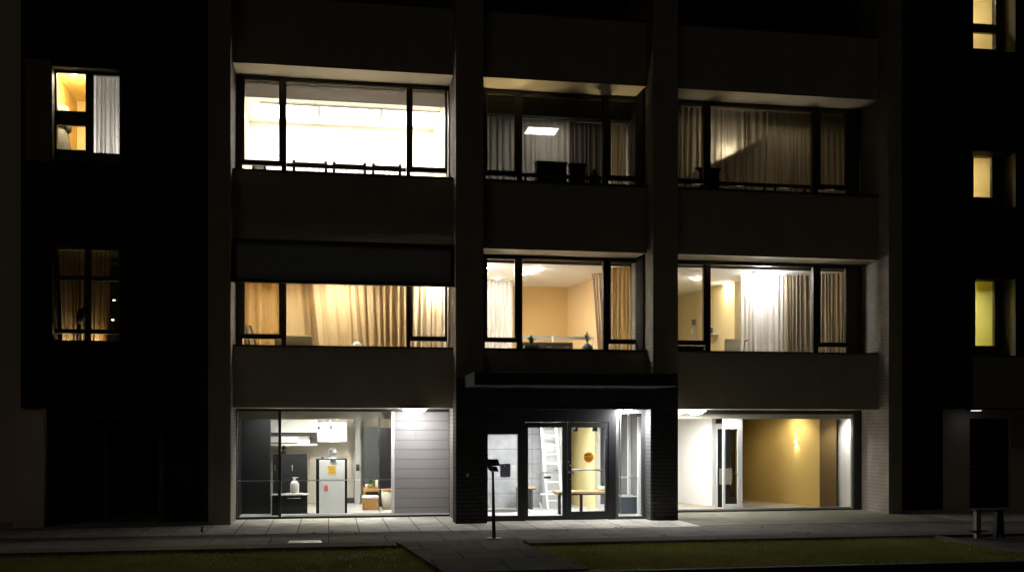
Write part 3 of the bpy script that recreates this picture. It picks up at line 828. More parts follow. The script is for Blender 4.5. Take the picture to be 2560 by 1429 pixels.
# slanted yellow wall with a return
rr = [x for x in B.children if x.name.startswith('room')][-1]
YELW = mat('pale_yellow_paint', (.74, .60, .32), .8, .03, 2)
bpart('partition', MB().prism([(c1.x - .8 * (c2.x - c1.x), c1.y - .8 * (c2.y - c1.y)), (c2.x, c2.y), (c2.x + .42, c2.y + .05), (c2.x + .42, c2.y + .35), (c1.x - .8 * (c2.x - c1.x), c1.y - .8 * (c2.y - c1.y) + .3)], 'z', 2.95, ZC - .002), YELW, parent=rr)
x, y = fx(1905, 2.15), 2.15
t = disc_lamp('ceiling_light', x, y, ZC, .22, 36, (1, .97, .95), 'glaring white ceiling lamp beside the grey white curtain of the right bay', dome=.16, drop=.04)
p = onz(1742, 697, ZC - .02)
disc_lamp('downlight', p.x, p.y, ZC, .06, 480, (1, .93, .80), 'round downlight in the left casement of the right bay', 'downlights of the right bay')
q = c1.lerp(c2, .75)
disc_lamp('downlight', q.x - .05, q.y - .55, ZC, .05, 420, (1, .92, .72), 'round downlight washing the pale yellow wall of the right bay', 'downlights of the right bay')
curtain('grey_white_curtain', (fx(1852, 2.75), 2.75), (fx(1968, 2.45), 2.45), 3.0, ZC - .03, 9, .06, CT_WHT, 'grey white curtain right under the glaring lamp', 41)
curtain('brown_white_curtain', (fx(1962, 2.3), 2.3), (fx(2046, 2.2), 2.2), 3.0, ZC - .03, 8, .055, mat('warm_grey_curtain', (.46, .38, .27), .9, .015, 4, trans=.25), 'warm grey curtain between the glaring lamp and the right mullion', 42)
curtain('tan_side_curtain', (fx(2046, 1.95), 1.95), (fx(2126, 1.64), 1.64), 3.86, ZC - .03, 9, .03, mat('tan_side_cloth', (.56, .46, .29), .9, .015, 4, trans=.45), 'tan curtain in the right casement of the right bay', 43)
y = 1.95
x0, x1 = fx(1812, y), fx(1852, y); zt = fz(1832, 847, y)
t = Thing('laptop', ((x0 + x1) / 2, y, 3.72), 'open beige laptop seen from behind on the desk of the right bay', 'laptop')
t.part(MB().bar(((x0 + x1) / 2, y + .06, 3.74), ((x0 + x1) / 2, y, zt), x1 - x0, .015), 'screen', mat('beige_shell', (.62, .56, .42), .5))
t.part(MB().box(x0, x1, y + .06, y + .32, 3.72, 3.735), 'base', mat('beige_shell', (.62, .56, .42), .5))
t = Thing('desk', (fx(1840, 2.1), 2.1, 2.95), 'pale desk under the laptop behind the right bay window', 'desk')
t.part(MB().box(fx(1795, 1.8), fx(1890, 1.8), 1.80, 2.55, 3.68, 3.72), 'tabletop', BEIGE)
for a in (fx(1798, 1.8), fx(1886, 1.8)):
    for b in (1.85, 2.5):
        t.part(MB().box(a - .025, a + .025, b - .025, b + .025, 2.95, 3.68), 'leg', STEEL)
x = fx(1860, 2.2)
t = Thing('desk_lamp', (x, 2.2, 3.72), 'thin dark desk lamp arm to the right of the laptop', 'lamp')
t.part(MB().tube((x - .03, 2.2, 3.72), (x + .02, 2.2, fz(1860, 852, 2.2)), .012), 'arm', IRON)
t.part(MB().tube((x + .015, 2.2, fz(1860, 853, 2.2)), (x + .10, 2.2, fz(1860, 849, 2.2)), .016), 'head', IRON)
t.part(MB().lathe((x - .03, 2.2, 3.72), [(.06, 0), (.06, .012), (.01, .02)], 14), 'foot', IRON)
# wall things
nrm = Vector((-(c2.y - c1.y), (c2.x - c1.x), 0)).normalized()
if nrm.y > 0: nrm = -nrm
dirw = (c2 - c1).normalized()
def onwall(u, v):
    dx, dy, b = ray(u, v)
    # intersect with the vertical plane through c1,c2
    den = dx * nrm.x + dy * nrm.y
    t_ = ((c1.x) * nrm.x + (c1.y + D) * nrm.y) / den
    return Vector((t_ * dx, t_ * dy - D, H + t_ * b))
a, b_ = onwall(1776, 838), onwall(1797, 835)
t = Thing('wall_shelf', tuple((a + b_) / 2), 'small grey wall shelf holding a grey box on the yellow wall', 'shelf')
t.part(MB().bar(a + nrm * .09, b_ + nrm * .09, .18, .04), 'board', GREYW)
pc = onwall(1783, 830) + nrm * .08
t = Thing('small_box', tuple(pc), 'small grey box standing on the wall shelf', 'box')
t.part(MB().box(pc.x - .05, pc.x + .05, pc.y - .04, pc.y + .04, pc.z - .02, pc.z + .12, .01), 'body', DGREY)
p = onwall(1743, 805) + nrm * .10
t = Thing('wall_phone', tuple(p), 'dark wall intercom with a hanging cord on the yellow wall', 'intercom')
t.part(MB().box(p.x - .05, p.x + .05, p.y, p.y + .06, p.z - .08, p.z + .08, .012), 'body', DGREY)
t.part(MB().tube((p.x + .03, p.y + .03, p.z - .08), (p.x + .05, p.y + .03, p.z - .75), .012), 'cord', GREYW)
for i, v in enumerate((823, 831)):
    p = onwall(1731, v) + nrm * .015
    t = Thing('light_switch', tuple(p), ('upper white switch on the yellow wall', 'lower white switch on the yellow wall')[i], 'switch', 'switches on the yellow wall')
    t.part(MB().box(p.x - .03, p.x + .03, p.y - .008, p.y + .012, p.z - .03, p.z + .03, .004), 'plate', WFR)
    t.part(MB().box(p.x - .015, p.x + .015, p.y - .012, p.y - .008, p.z - .02, p.z + .02), 'rocker', PORC)
y = 2.0
t = Thing('bookcase', (fx(1725, y), y, 2.95), 'low black bookcase in the left casement of the right bay', 'bookcase')
zt = fz(1725, 864, y)
t.part(frame_rect(MB(), XR0 + .06, fx(1762, y), 2.96, zt, y, y + .3, .03), 'carcass', BLK)
t.part(MB().box(XR0 + .06, fx(1762, y), y + .3, y + .31, 2.96, zt), 'back', BLK)
for k in (1, 2):
    zz = 2.96 + (zt - 2.96) * k / 3
    t.part(MB().box(XR0 + .09, fx(1762, y) - .03, y + .01, y + .3, zz - .012, zz + .012), 'shelf', BLK)
y = 2.1
t = Thing('armchair', (fx(2098, y), y, 2.95), 'taupe armchair back low in the right casement of the right bay', 'chair')
t.part(MB().prism([(fx(2079, y), 3.35), (fx(2118, y), 3.35), (fx(2112, y), fz(2098, 824, y)), (fx(2079, y), fz(2098, 830, y))], 'y', y, y + .12), 'backrest', mat('taupe_fabric', (.18, .16, .12), .9))
t.part(MB().box(fx(2079, y), fx(2118, y), y + .12, y + .6, 3.3, 3.42, .02), 'seat', mat('taupe_fabric', (.18, .16, .12), .9))
for a in (fx(2081, y), fx(2116, y)):
    t.part(MB().bar((a, y + .3, 2.95), (a, y + .3, 3.3), .03, .4), 'leg', DWOOD)

# ------------------------------------------------------------------ wing windows
def wing_window(wn, yw, xs, bars, label, m=FRAME):
    """xs: list of (x0,x1) glass columns; bars: per column list of (z0,z1) panes"""
    x0, x1, z0, z1 = wn
    mb = MB()
    edges = [x0] + [e for c in xs for e in c] + [x1]
    for i in range(0, len(edges), 2):
        mb.box(edges[i], edges[i + 1], yw - .04, yw + .05, z0 + .002, z1 - .002)
    for (a, b), pans in zip(xs, bars):
        zz = z0 + .002
        for p0, p1 in pans:
            mb.box(a, b, yw - .04, yw + .05, zz, p0); zz = p1
        mb.box(a, b, yw - .04, yw + .05, zz, z1 - .002)
    w = bpart('window', mb, m, label)
    for (a, b), pans in zip(xs, bars):
        for p0, p1 in pans:
            bpart('pane', MB().box(a, b, yw - .004, yw + .004, p0, p1), GLASS, parent=w)
    return w
yw = .28
Z = lambda v, u=215: fz(u, v, yw)
Xw = lambda u: fx(u, yw)
wing_window(wl3, yw, [(Xw(143), Xw(215)), (Xw(234), Xw(302) - .02)], [[(Z(377), Z(316)), (Z(281), Z(186))], [(Z(382), Z(187))]], 'yellow lit upper window of the left wing')
wing_window(wl2, yw, [(Xw(136), Xw(214)), (Xw(228), Xw(298))], [[(Z(851), Z(834)), (Z(823), Z(701)), (Z(690), Z(622))], [(Z(851), Z(834)), (Z(823), Z(701)), (Z(690), Z(624))]], 'dim curtained lower window of the left wing')
ZC = 9.6
room('golden room of the left wing', -5.74, -3.75, 2.8, 6.9, ZC, (GOLD, GOLD2, GOLD, GOLD, FLOORB), y0=.44, bulk=.3)
rr = [x for x in B.children if x.name.startswith('room')][-1]
bpart('partition', MB().box(fx(226, .9), fx(226, .9) + .05, .45, 2.78, 6.9, ZC - .002), GOLD, parent=rr)
disc_lamp('ceiling_light', -5.32, .62, ZC, .10, 320, (1, .93, .70), 'warm ceiling lamp in the golden room of the left wing', dome=.04)
curtain('white_net_curtain', (Xw(231), .62), (fx(306, .62), .62), 7.0, fz(268, 190, .62), 6, .028, CT_WHT, 'white net curtain in the right half of the upper left wing window', 51)
px_ = fx(226, .9) + .05
bpart('lining', MB().box(px_ + .002, px_ + .02, .46, 2.72, 6.92, ZC - .004).box(px_ + .021, -3.76, 2.70, 2.72, 6.92, ZC - .004).box(-3.78, -3.76, .46, 2.699, 6.92, ZC - .004).box(px_ + .021, -3.781, .46, 2.699, ZC - .02, ZC - .004), WHITE, parent=rr)
bulb_lamp(-4.1, 1.15, 6.9, 7.9, .09, 38, (1, .96, .93))
# grey hooded coat hanging inside
x, y = fx(156, .95), .95
t = Thing('hooded_coat', (x, y, 6.9), 'grey hooded coat hanging inside the yellow left wing window', 'coat')
GC = mat('grey_cloth', (.11, .10, .09), .85, .15, 9, .2)
zt = fz(156, 262, y)
t.part(MB().lathe((x, y, zt), [(.02, 0), (.12, -.05), (.17, -.16), (.17, -.34), (.14, -.46), (.10, -.52)], 18), 'hood', GC)
t.part(MB().lathe((x - .05, y, zt), [(.10, -.50), (.17, -.62), (.22, -.85), (.25, -1.15), (.27, -1.6)], 18), 'body', GC)
t.part(MB().lathe((x + .13, y - .02, zt), [(.02, -.40), (.07, -.46), (.07, -.56), (.02, -.62)], 14), 'toggle', DGREY)
t.part(MB().bar((x - .04, y - .19, zt - .06), (x + .01, y - .2, zt - .3), .025, .02), 'trim', PORC)
t.part(MB().tube((x - .05, y, 6.9), (x - .05, y, zt - 1.4), .02), 'stand', BFRAME)

ZC = 5.85
room('dim room of the left wing', -5.9, -3.75, 2.9, 3.0, ZC, (BEIGE, BEIGE, BEIGE, BEIGE, FLOORB), y0=.44, bulk=.3)
curtain('dim_left_drape', (fx(146, .75), .75), (fx(224, .75), .75), 3.05, ZC - .05, 7, .045, CT_TAN, 'dim tan drape in the left half of the lower left wing window', 61, A0=(fx(160, .75), .75))
curtain('dim_right_drape', (fx(224, .72), .72), (fx(277, .72), .72), 3.05, ZC - .05, 5, .045, CT_TAN, 'dim tan drape in the right half of the lower left wing window', 62, B0=(fx(268, .72), .72))
x, y = fx(203, .58), .56
zt = fz(203, 768, y)
t = Thing('desk_lamp', (x, y, wl2[2]), 'dark oval headed desk lamp silhouetted in the lower left wing window', 'lamp')
t.part(MB().lathe((x - .08, y, wl2[2] + .004), [(.07, 0), (.07, .015), (.015, .03)], 14), 'foot', BLK)
t.part(MB().tube((x - .08, y, wl2[2] + .02), (x - .03, y, zt - .3), .03, .035), 'arm', BLK)
hd = MB().lathe((0, 0, 0), [(.02, .19), (.08, .15), (.105, .05), (.10, -.06), (.06, -.15), (.02, -.18)], 18)
for v_ in hd.bm.verts: v_.co = Matrix.Rotation(R(14), 3, 'Y') @ v_.co + Vector((x + .01, y, zt - .19))
t.part(hd, 'head', BLK)
for i, (u, v, lab) in enumerate(((285, 750, 'small bright spot lamp at the right of the lower left wing window, upper of two'), (282, 799, 'small bright spot lamp at the right of the lower left wing window, lower of two'))):
    x, y, z = *pt(u, v, 1.0).xy, pt(u, v, 1.0).z
    t = Thing('spot_lamp', (x, y, z), lab, 'lamp', 'spot lamps of the left wing')
    t.part(MB().box(x - .05, x + .07, y + .02, y + .06, z - .012, z + .03), 'bracket', BFRAME)
    t.part(MB().lathe((x, y, z), [(.018, -.014), (.024, 0), (.024, .006), (.01, .012)], 12), 'bulb', glow((1, .85, .6), 3))
bulb_lamp(fx(243, .62), .62, 3.0, 3.70, .05, 75, (1, .78, .46))
bulb_lamp(fx(165, .62), .62, 3.0, 3.68, .05, 45, (1, .78, .46))
# dark shelf in the dim room
t = Thing('shelf_unit', (fx(290, 2.0), 2.2, 3.0), 'dark shelf unit at the right of the dim left wing room', 'shelf')
t.part(MB().box(fx(276, 2.0), fx(300, 2.0), 2.0, 2.35, 3.0, fz(288, 655, 2.0)), 'carcass', DGREY)
t.part(MB().box(fx(275, 2.0), fx(301, 2.0), 1.97, 2.0, fz(288, 664, 2.0), fz(288, 655, 2.0)), 'cornice', GREYW)

yw = .5
Z = lambda v, u=2460: fz(u, v, yw)
wing_window(wr4, yw, [(Xw(2431), Xw(2487))], [[(Z(124), Z(84)), (Z(62), Z(-110))]], 'yellow lit topmost window of the right wing')
wing_window(wr3, yw, [(Xw(2432), Xw(2478))], [[(Z(494), Z(386))]], 'yellow lit window of the right wing at the upper floor')
wing_window(wr2, yw, [(Xw(2436), Xw(2484))], [[(Z(864), Z(699))]], 'greenish yellow lit window of the right wing')
LIME = mat('lime_paint', (.62, .56, .17), .8, .03, 2)
GRW = (GOLD, GOLD, GOLD, CREAM, FLOORB)
room('yellow top room of the right wing', 14.6, 16.2, 2.6, 10.6, 13.2, (CREAM, GOLD, GOLD, CREAM, FLOORB), y0=.64, bulk=.3)
disc_lamp('ceiling_light', 15.2, 1.5, 13.2, .12, 85, (1, .91, .64), None, recess=True)
room('yellow middle room of the right wing', 14.6, 16.2, 2.6, 6.8, 9.15, GRW, y0=.64, bulk=.3)
disc_lamp('ceiling_light', 15.3, 1.4, 9.15, .10, 100, (1, .90, .60), None, recess=True)
room('greenish room of the right wing', 14.6, 16.2, 2.6, 3.0, 5.72, (LIME, LIME, LIME, LIME, FLOORB), y0=.64, bulk=.3)
disc_lamp('ceiling_light', 15.3, 1.5, 5.72, .10, 150, (1, .95, .66), None, recess=True)

# ------------------------------------------------------------------ ground floor left: kitchen office
X = lambda u: fx(u, YW)
x0, x1 = XL0 + .005, XL1 - .005
zt, zb = 2.475, .0
mb = MB(); mb.m(BFRAME)
mb.box(x0, X(593), YW - .05, YW + .05, 0, zt); mb.box(X(696), X(703), YW - .06, YW + .06, .0, zt)
mb.box(X(593), X(696), YW - .05, YW + .05, zt - .06, zt); mb.box(X(703), X(1131), YW - .05, YW + .05, zt - .06, zt)
mb.box(X(1129), x1, YW - .05, YW + .05, 0, zt - .061)
mb.box(X(593), X(696), YW - .05, YW + .05, 0, .045); mb.box(X(703), X(1129), YW - .05, YW + .05, 0, .045)
sw = bpart('window', mb, None, 'ground floor window of the left bay with dark frame')
mb = MB(); mb.box(X(978), X(986), YW - .07, YW + .04, .046, zt - .062); mb.box(X(704), X(978), YW - .07, YW + .04, .046, .10)
bpart('sliding_frame', mb, WFR, parent=sw)
bpart('pane', MB().box(X(593), X(696), YW - .004, YW + .004, .045, zt - .06), GLASSD, parent=sw)
bpart('pane', MB().box(X(703), X(978), YW - .004, YW + .004, .10, zt - .06), GLASS, parent=sw)
mb = MB().box(X(947), X(949.5), YW + .05, YW + .09, .1, zt - .1)
mb.box(X(595), X(977), YW - .10, YW - .085, fz(840, 1199.5, YW), fz(840, 1197.5, YW))
bpart('glazing_bar', mb, STEEL, parent=sw)
# siding panel: nine boards
sp = bpart('siding', MB().box(X(986), X(1129), YW + .02, YW + .05, .046, zt - .062), mat('dark_gap', (.12, .11, .11), .8), 'grey horizontal board siding right of the ground floor window')
nb = 10
ze = [fz(1057, v, YW) for v in (1289, 1267, 1243, 1219, 1195, 1171, 1147, 1123, 1099, 1074, 1051, 1028)]
mb = MB()
for i in range(len(ze) - 1):
    a0, a1 = max(ze[i], .05), min(ze[i + 1], zt - .063)
    if i == 8:
        xm = X(1038)
        mb.box(X(987), xm - .002, YW - .01, YW + .019, a0 + .004, a1 - .004, .004); mb.box(xm + .002, X(1128), YW - .01, YW + .019, a0 + .004, a1 - .004, .004)
    else: mb.box(X(987), X(1128), YW - .01, YW + .019, a0 + .004, a1 - .004, .004)
bpart('boards', mb, SIDE, parent=sp)
bpart('base_trim', MB().box(X(987), X(1128), YW - .06, YW - .012, .046, .075), WFR, parent=sp)

ZB = fz(840, 1047, 1.62)
ZC = 2.44
room('ground floor kitchen office of the left bay', XL0 + .02, XL1 - .02, 5.65, 0.012, ZC, (BEIGE, BLK, BEIGE, WHITE, FLOORC), y0=YI, bulk=.036)
rr = [x for x in B.children if x.name.startswith('room')][-1]
bpart('bulkhead', MB().box(XL0 + .01, XL1 - .01, 1.60, 1.63, ZB, 2.474), mat('olive_bulkhead', (.50, .48, .40), .8), parent=rr)
y = 1.9
bpart('partition', MB().box(XL0 + .03, fx(676, 2.6), 2.6, 2.75, 0.002, ZC - .002), BLK, parent=rr)
bpart('column', MB().box(fx(887, 5.2), fx(901, 5.2), 5.2, 5.648, 0.002, ZC - .002), GREYW, parent=rr)
bpart('skirting', MB().box(fx(868, 5.6), fx(887, 5.6), 5.62, 5.649, .002, .16), DGREY, parent=rr)
bpart('inner_door', MB().box(fx(909, 5.1), fx(950, 5.1), 5.1, 5.14, .02, fz(925, 1066, 5.1)), DGREY, 'dark door at the back of the kitchen office', parent=rr)
bpart('dark_screen', MB().box(fx(949, 4.2), fx(985, 4.2), 4.2, 4.25, .02, fz(960, 1068, 4.2)), BLK, parent=rr)
def pbox(u0, u1, v0, v1, y0, dep, mb=None, bev=0.0, uz=None):
    uz = (u0 + u1) / 2 if uz is None else uz
    mb = MB() if mb is None else mb
    return mb.box(fx(u0, y0), fx(u1, y0), y0, y0 + dep, fz(uz, v1, y0), fz(uz, v0, y0), bev)
# wall cabinets
y = 4.2
t = Thing('wall_cabinet', (fx(735, y), y, fz(735, 1113, y)), 'white wall cupboard with an open dark slot above the black cupboard', 'cupboard')
t.part(pbox(677, 793, 1048, 1080, y, .4), 'cupboard', WHITE)
t.part(pbox(677, 790, 1080.3, 1090, y + .12, .28), 'slot', DGREY)
t.part(pbox(677, 745, 1090.5, 1105, y + .02, .38), 'cupboard', WHITE)
t.part(pbox(745.2, 772, 1090.5, 1098, y + .06, .3), 'flap', BEIGE)
t.part(pbox(745.2, 775, 1098.2, 1109, y + .03, .3), 'cupboard', WHITE)
t.part(pbox(775.5, 778, 1084, 1109, y, .3), 'divider', BLK)
t.part(pbox(677, 793, 1109.2, 1113, y - .02, .44), 'shelf', WHITE)
# black tall cupboard
y = 3.1
t = Thing('tall_cupboard', (fx(725, y), y, 0), 'tall black cupboard behind the black counter', 'cupboard')
x0, x1, zz = fx(682, y), fx(768, y), fz(725, 1134, y)
t.part(MB().box(x0, x1, y + .02, y + .5, 0.002, zz), 'carcass', BLK)
for a, b in ((x0 + .004, (x0 + x1) / 2 - .003), ((x0 + x1) / 2 + .003, x1 - .004)):
    d_ = t.part(MB().box(a, b, y, y + .018, .06, zz - .01), 'door', BLK)
    t.part(MB().tube((a + .05, y - .02, 1.0), (a + .05, y - .02, 1.14), .008), 'handle', STEEL, d_)
x = fx(708, y)
t = Thing('potted_plant', (x, y + .2, zz), 'dark leafy pot plant on top of the tall black cupboard', 'plant')
t.part(MB().lathe((x, y + .2, zz + .001), [(.05, 0), (.07, .07), (.068, .072)], 14), 'pot', BLK)
tuft(t, (x, y + .2, zz + .06), 60, .17, LEAFD, 12, .1, .03, 'foliage')
# black counter
y = 2.0
x0, x1, zz = fx(680, y), fx(768, y), fz(725, 1236, y)
t = Thing('counter', ((x0 + x1) / 2, y, 0), 'low black kitchen counter with one long drawer handle', 'counter')
t.part(MB().box(x0, x1, y + .02, y + .55, .002, zz - .02), 'carcass', BLK)
dr = t.part(MB().box(x0 + .005, x1 - .005, y, y + .018, zz - .26, zz - .03, .003), 'drawer', BLK)
t.part(MB().tube((fx(719, y), y - .025, fz(735, 1244, y)), (fx(751, y), y - .025, fz(735, 1244, y)), .009), 'handle', STEEL, dr)
t.part(MB().box(x0 + .005, x1 - .005, y, y + .018, .06, zz - .27, .003), 'door', BLK)
t.part(MB().box(x0 - .02, x1 + .04, y - .02, y + .57, zz - .018, zz, .004), 'worktop', mat('grey_worktop', (.25, .25, .24), .4))
x = fx(736, y); yy = y + .14
t = Thing('tray', (x, yy, zz), 'white tray under the pump dispenser on the black counter', 'tray')
t.part(MB().box(fx(715, y), fx(757, y), y + .01, y + .3, zz + .001, zz + .03, .008), 'tray', PORC)
t.o.children[0].name = 'dish'
z0 = zz + .031; hh = fz(736, 1192, yy) - z0
t = Thing('pump_dispenser', (x, yy, z0), 'white pump dispenser bottle on the black counter', 'dispenser')
t.part(MB().lathe((x, yy, z0), [(.085, 0), (.10, .02), (.105, hh * .5), (.10, hh * .62), (.06, hh * .74), (.036, hh * .78)], 20), 'bottle', mat('frosted_plastic', (.44, .44, .40), .4, .04, 8))
t.part(MB().lathe((x, yy, z0), [(.04, hh * .78), (.04, hh * .9), (.022, hh * .93), (.022, hh * .97)], 14), 'collar', mat('frosted_plastic', (.44, .44, .40), .4, .04, 8))
t.part(MB().box(x - .05, x + .085, yy - .025, yy + .025, z0 + hh * .96, z0 + hh, .008), 'pump_head', PORC)
# fridge
x0, x1, zz = fx(790, y), fx(868, y), fz(829, 1146, y)
t = Thing('fridge', ((x0 + x1) / 2, y + .3, 0), 'white fronted fridge with dark sides and yellow and red notes', 'fridge')
t.part(MB().box(x0, x1, y + .05, y + .6, .01, zz), 'body', BLK)
xa, xb = fx(798, y), fx(862, y); zm = fz(829, 1199, y)
fd = mat('fridge_white', (.60, .61, .60), .35, .02, 3)
d1 = t.part(MB().box(xa, xb, y, y + .05, zm + .004, zz - .03, .008), 'door', fd)
d2 = t.part(MB().box(xa, xb, y, y + .05, .05, zm - .004, .008), 'door', fd)
t.part(MB().box(fx(826, y), fx(840, y), y - .02, y - .001, zz - .06, zz - .03), 'handle', BLK, d1)
t.part(MB().box(fx(804, y), fx(806, y), y - .02, y - .001, zm - .12, zm - .05), 'handle', STEEL, d2)
NOTE = mat('yellow_paper', (.70, .45, .06), .8, .05); RED = mat('red_paper', (.60, .15, .07), .8, .08); INK = mat('brown_ink', (.36, .20, .03), .8)
t = Thing('yellow_notice', (fx(830, y), y, fz(830, 1174, y)), 'yellow paper notice on the upper fridge door', 'notice')
t.part(pbox(819.5, 840, 1163, 1185, y - .004, .003), 'paper', NOTE)
mb = MB(); 
for v, a, b in ((1167, 822, 838), (1172, 823, 834), (1175, 823, 837), (1179, 824, 836)): pbox(a, b, v, v + 1.0, y - .005, .001, mb)
t.part(mb, 'writing', INK)
t = Thing('red_tag', (fx(815, y), y, fz(815, 1220, y)), 'red paper tag on the lower fridge door', 'notice')
t.part(pbox(810, 820, 1214, 1227, y - .004, .003), 'paper', RED)
t.part(pbox(815, 818, 1210, 1214, y - .004, .003), 'tab', RED)
# fan on fridge
x, yy = fx(831, y + .2), y + .2; zc = fz(831, 1130, yy)
t = Thing('desk_fan', (x, yy, zz), 'round wire desk fan on top of the fridge', 'fan')
t.part(MB().lathe((x, yy, zz + .001), [(.09, 0), (.09, .012), (.02, .02), (.015, zc - zz - .1)], 16), 'base', PORC)
mb = MB()
for yy2 in (yy - .04, yy + .04):
    for k in range(24):
        a, b = 2 * math.pi * k / 24, 2 * math.pi * (k + 1) / 24
        mb.tube((x + .105 * math.cos(a), yy2, zc + .105 * math.sin(a)), (x + .105 * math.cos(b), yy2, zc + .105 * math.sin(b)), .008, n=5)
for k in range(12):
    a = 2 * math.pi * k / 12
    mb.tube((x, yy - .05, zc), (x + .105 * math.cos(a), yy - .04, zc + .105 * math.sin(a)), .0025, n=4)
t.part(mb, 'cage', mat('dull_wire', (.16, .16, .155), .5))
mb = MB()
for k in range(3):
    a = 2 * math.pi * k / 3 + .5
    mb.quad((x, yy, zc), (x + .09 * math.cos(a - .4), yy - .02, zc + .09 * math.sin(a - .4)), (x + .095 * math.cos(a), yy, zc + .095 * math.sin(a)), (x + .09 * math.cos(a + .4), yy + .02, zc + .09 * math.sin(a + .4)))
t.part(mb, 'blade', GREYW)
t.part(MB().lathe((x, yy, zc), [(.025, -.045), (.03, 0), (.02, .06)], 14, 'y'), 'motor', DGREY)
t = Thing('cup', (fx(806, y + .2), y + .2, zz), 'small dark cup on top of the fridge', 'cup')
t.part(MB().lathe((fx(806, y + .2), y + .2, zz + .001), [(.02, 0), (.025, .05), (.023, .051)], 12), 'body', DGREY)
t.o.children[0].name = 'vessel'
# whiteboard with spot
y = 4.4
t = Thing('whiteboard', (fx(830, y), y, fz(830, 1103, y)), 'overexposed white board hanging above the fridge', 'board')
t.part(pbox(794, 867, 1055, 1103, y, .03), 'board', mat('board_white', (.86, .86, .84), .6, .01))
t.part(pbox(794.5, 801, 1065, 1073, y - .012, .01), 'magnet', DGREY)
for o in t.o.children:
    if o.name.startswith('board'): o.name = 'panel'
x, yy = fx(826, 3.2), 3.2
t = Thing('spot_light', (x, yy, ZC), 'small silver ceiling spotlight aimed at the white board', 'lamp')
t.part(MB().tube((x, yy, ZC), (x, yy, ZC - .26), .012), 'stem', STEEL)
t.part(MB().tube((x, yy - .02, ZC - .25), (x + .02, yy + .05, ZC - .43), .03, .04), 'shade', STEEL)
ld = bpy.data.lights.new('spot_beam', 'SPOT'); ld.energy = 90 * KL; ld.color = (1, .97, .92); ld.spot_size = R(40); ld.spot_blend = .5; ld.shadow_soft_size = .03
lo = bpy.data.objects.new('spot_beam', ld); C.objects.link(lo); lo.parent = t.o; lo.location = (.03, .08, -.3)
tg = Vector((fx(831, y), y, fz(831, 1078, y))) - (Vector((x, yy, ZC)) + lo.location)
lo.rotation_euler = tg.to_track_quat('-Z', 'Y').to_euler()
disc_lamp('ceiling_light', fx(800, 3.0), 2.9, ZC, .14, 115, (1, .97, .90), 'unseen round ceiling light over the kitchen office fridge', 'ceiling lights of the kitchen office', recess=True)
disc_lamp('ceiling_light', fx(930, 3.6), 3.7, ZC, .14, 120, (1, .97, .90), 'unseen round ceiling light at the right of the kitchen office', 'ceiling lights of the kitchen office', recess=True)
mb = MB(); mb.m(WFR).box(fx(640, 1.72), fx(975, 1.72), 1.68, 1.80, 2.42, 2.439)  # unseen strip light added to brighten the fridge front
mb.m(glow((1, 1, .95), 46)).box(fx(641, 1.72), fx(974, 1.72), 1.69, 1.79, 2.39, 2.4195)
bpart('unseen_recessed_light', mb, None, parent=RM)
# door phone
y = 5.18
t = Thing('wall_panel', (fx(894, y), y, 1.0), 'black wall mounted control panel on the grey column', 'control panel')
t.part(pbox(890.5, 898.5, 1160, 1176, y, .02), 'case', BLK)
t.part(pbox(892, 897, 1163, 1168, y - .003, .002), 'display', DGREY)
# wooden desk with plant, stool box, basket
y = 4.5
x0, x1 = fx(908, y), fx(955, y)
t = Thing('wooden_desk', ((x0 + x1) / 2, y + .2, 0), 'orange wooden desk at the back of the kitchen office', 'desk')
zz = fz(930, 1219, y)
t.part(MB().box(x0, x1, y, y + .5, zz - .09, zz, .004), 'tabletop', WOODB)
for a in (x0 + .04, x1 - .04):
    t.part(MB().box(a - .03, a + .03, y + .03, y + .45, 0, zz - .09), 'leg', WOODB)
x = fx(926, y)
t = Thing('potted_plant', (x, y + .15, zz), 'small green pot plant on the orange wooden desk', 'plant')
t.part(MB().lathe((x, y + .15, zz + .001), [(.06, 0), (.07, .09), (.067, .092)], 14), 'pot', mat('green_pot', (.22, .22, .05), .6))
tuft(t, (x, y + .15, zz + .08), 26, .18, LEAF, 14, .5, .02, 'foliage')
t = Thing('mug', (fx(917, y), y + .12, zz), 'white mug left of the plant on the orange desk', 'mug')
t.part(MB().lathe((fx(917, y), y + .12, zz + .001), [(.04, 0), (.045, .09), (.042, .092)], 14), 'vessel', PORC)
t.part(MB().box(fx(917, y) + .043, fx(917, y) + .065, y + .11, y + .13, zz + .02, zz + .07), 'handle', PORC)
t = Thing('paper_roll', (fx(942, y), y + .1, zz), 'upright cream paper roll right of the plant on the orange desk', 'paper roll')
t.part(MB().lathe((fx(942, y), y + .1, zz + .001), [(.04, 0), (.04, .2), (.015, .201)], 14), 'roll', CREAM)
y = 3.2
x0, x1 = fx(901, y), fx(946, y); zz = fz(924, 1246, y)
t = Thing('storage_stool', ((x0 + x1) / 2, y + .2, 0), 'orange wooden storage stool with a white cushion', 'stool')
t.part(MB().box(x0 + .06, x1, y, y + .42, .01, zz, .005), 'box', WOODB)
t.part(MB().box(x0 + .04, x1 + .01, y - .01, y + .43, zz + .002, zz + .07, .025), 'cushion', PORC)
t.o.children[0].name = 'casing'
y = 3.3
x = fx(971, y)
t = Thing('wicker_basket', (x, y + .1, 0), 'pale basket with an orange rim behind the white sliding frame', 'basket')
zz = fz(971, 1222, y)
t.part(MB().lathe((x, y + .1, 0.002), [(.13, 0), (.16, zz * .4), (.17, zz * .95)], 20), 'body', BEIGE)
t.part(MB().lathe((x, y + .1, 0.002), [(.18, zz * .92), (.185, zz), (.15, zz)], 20), 'rim', WOODB)
t.o.children[0].name = 'wicker'

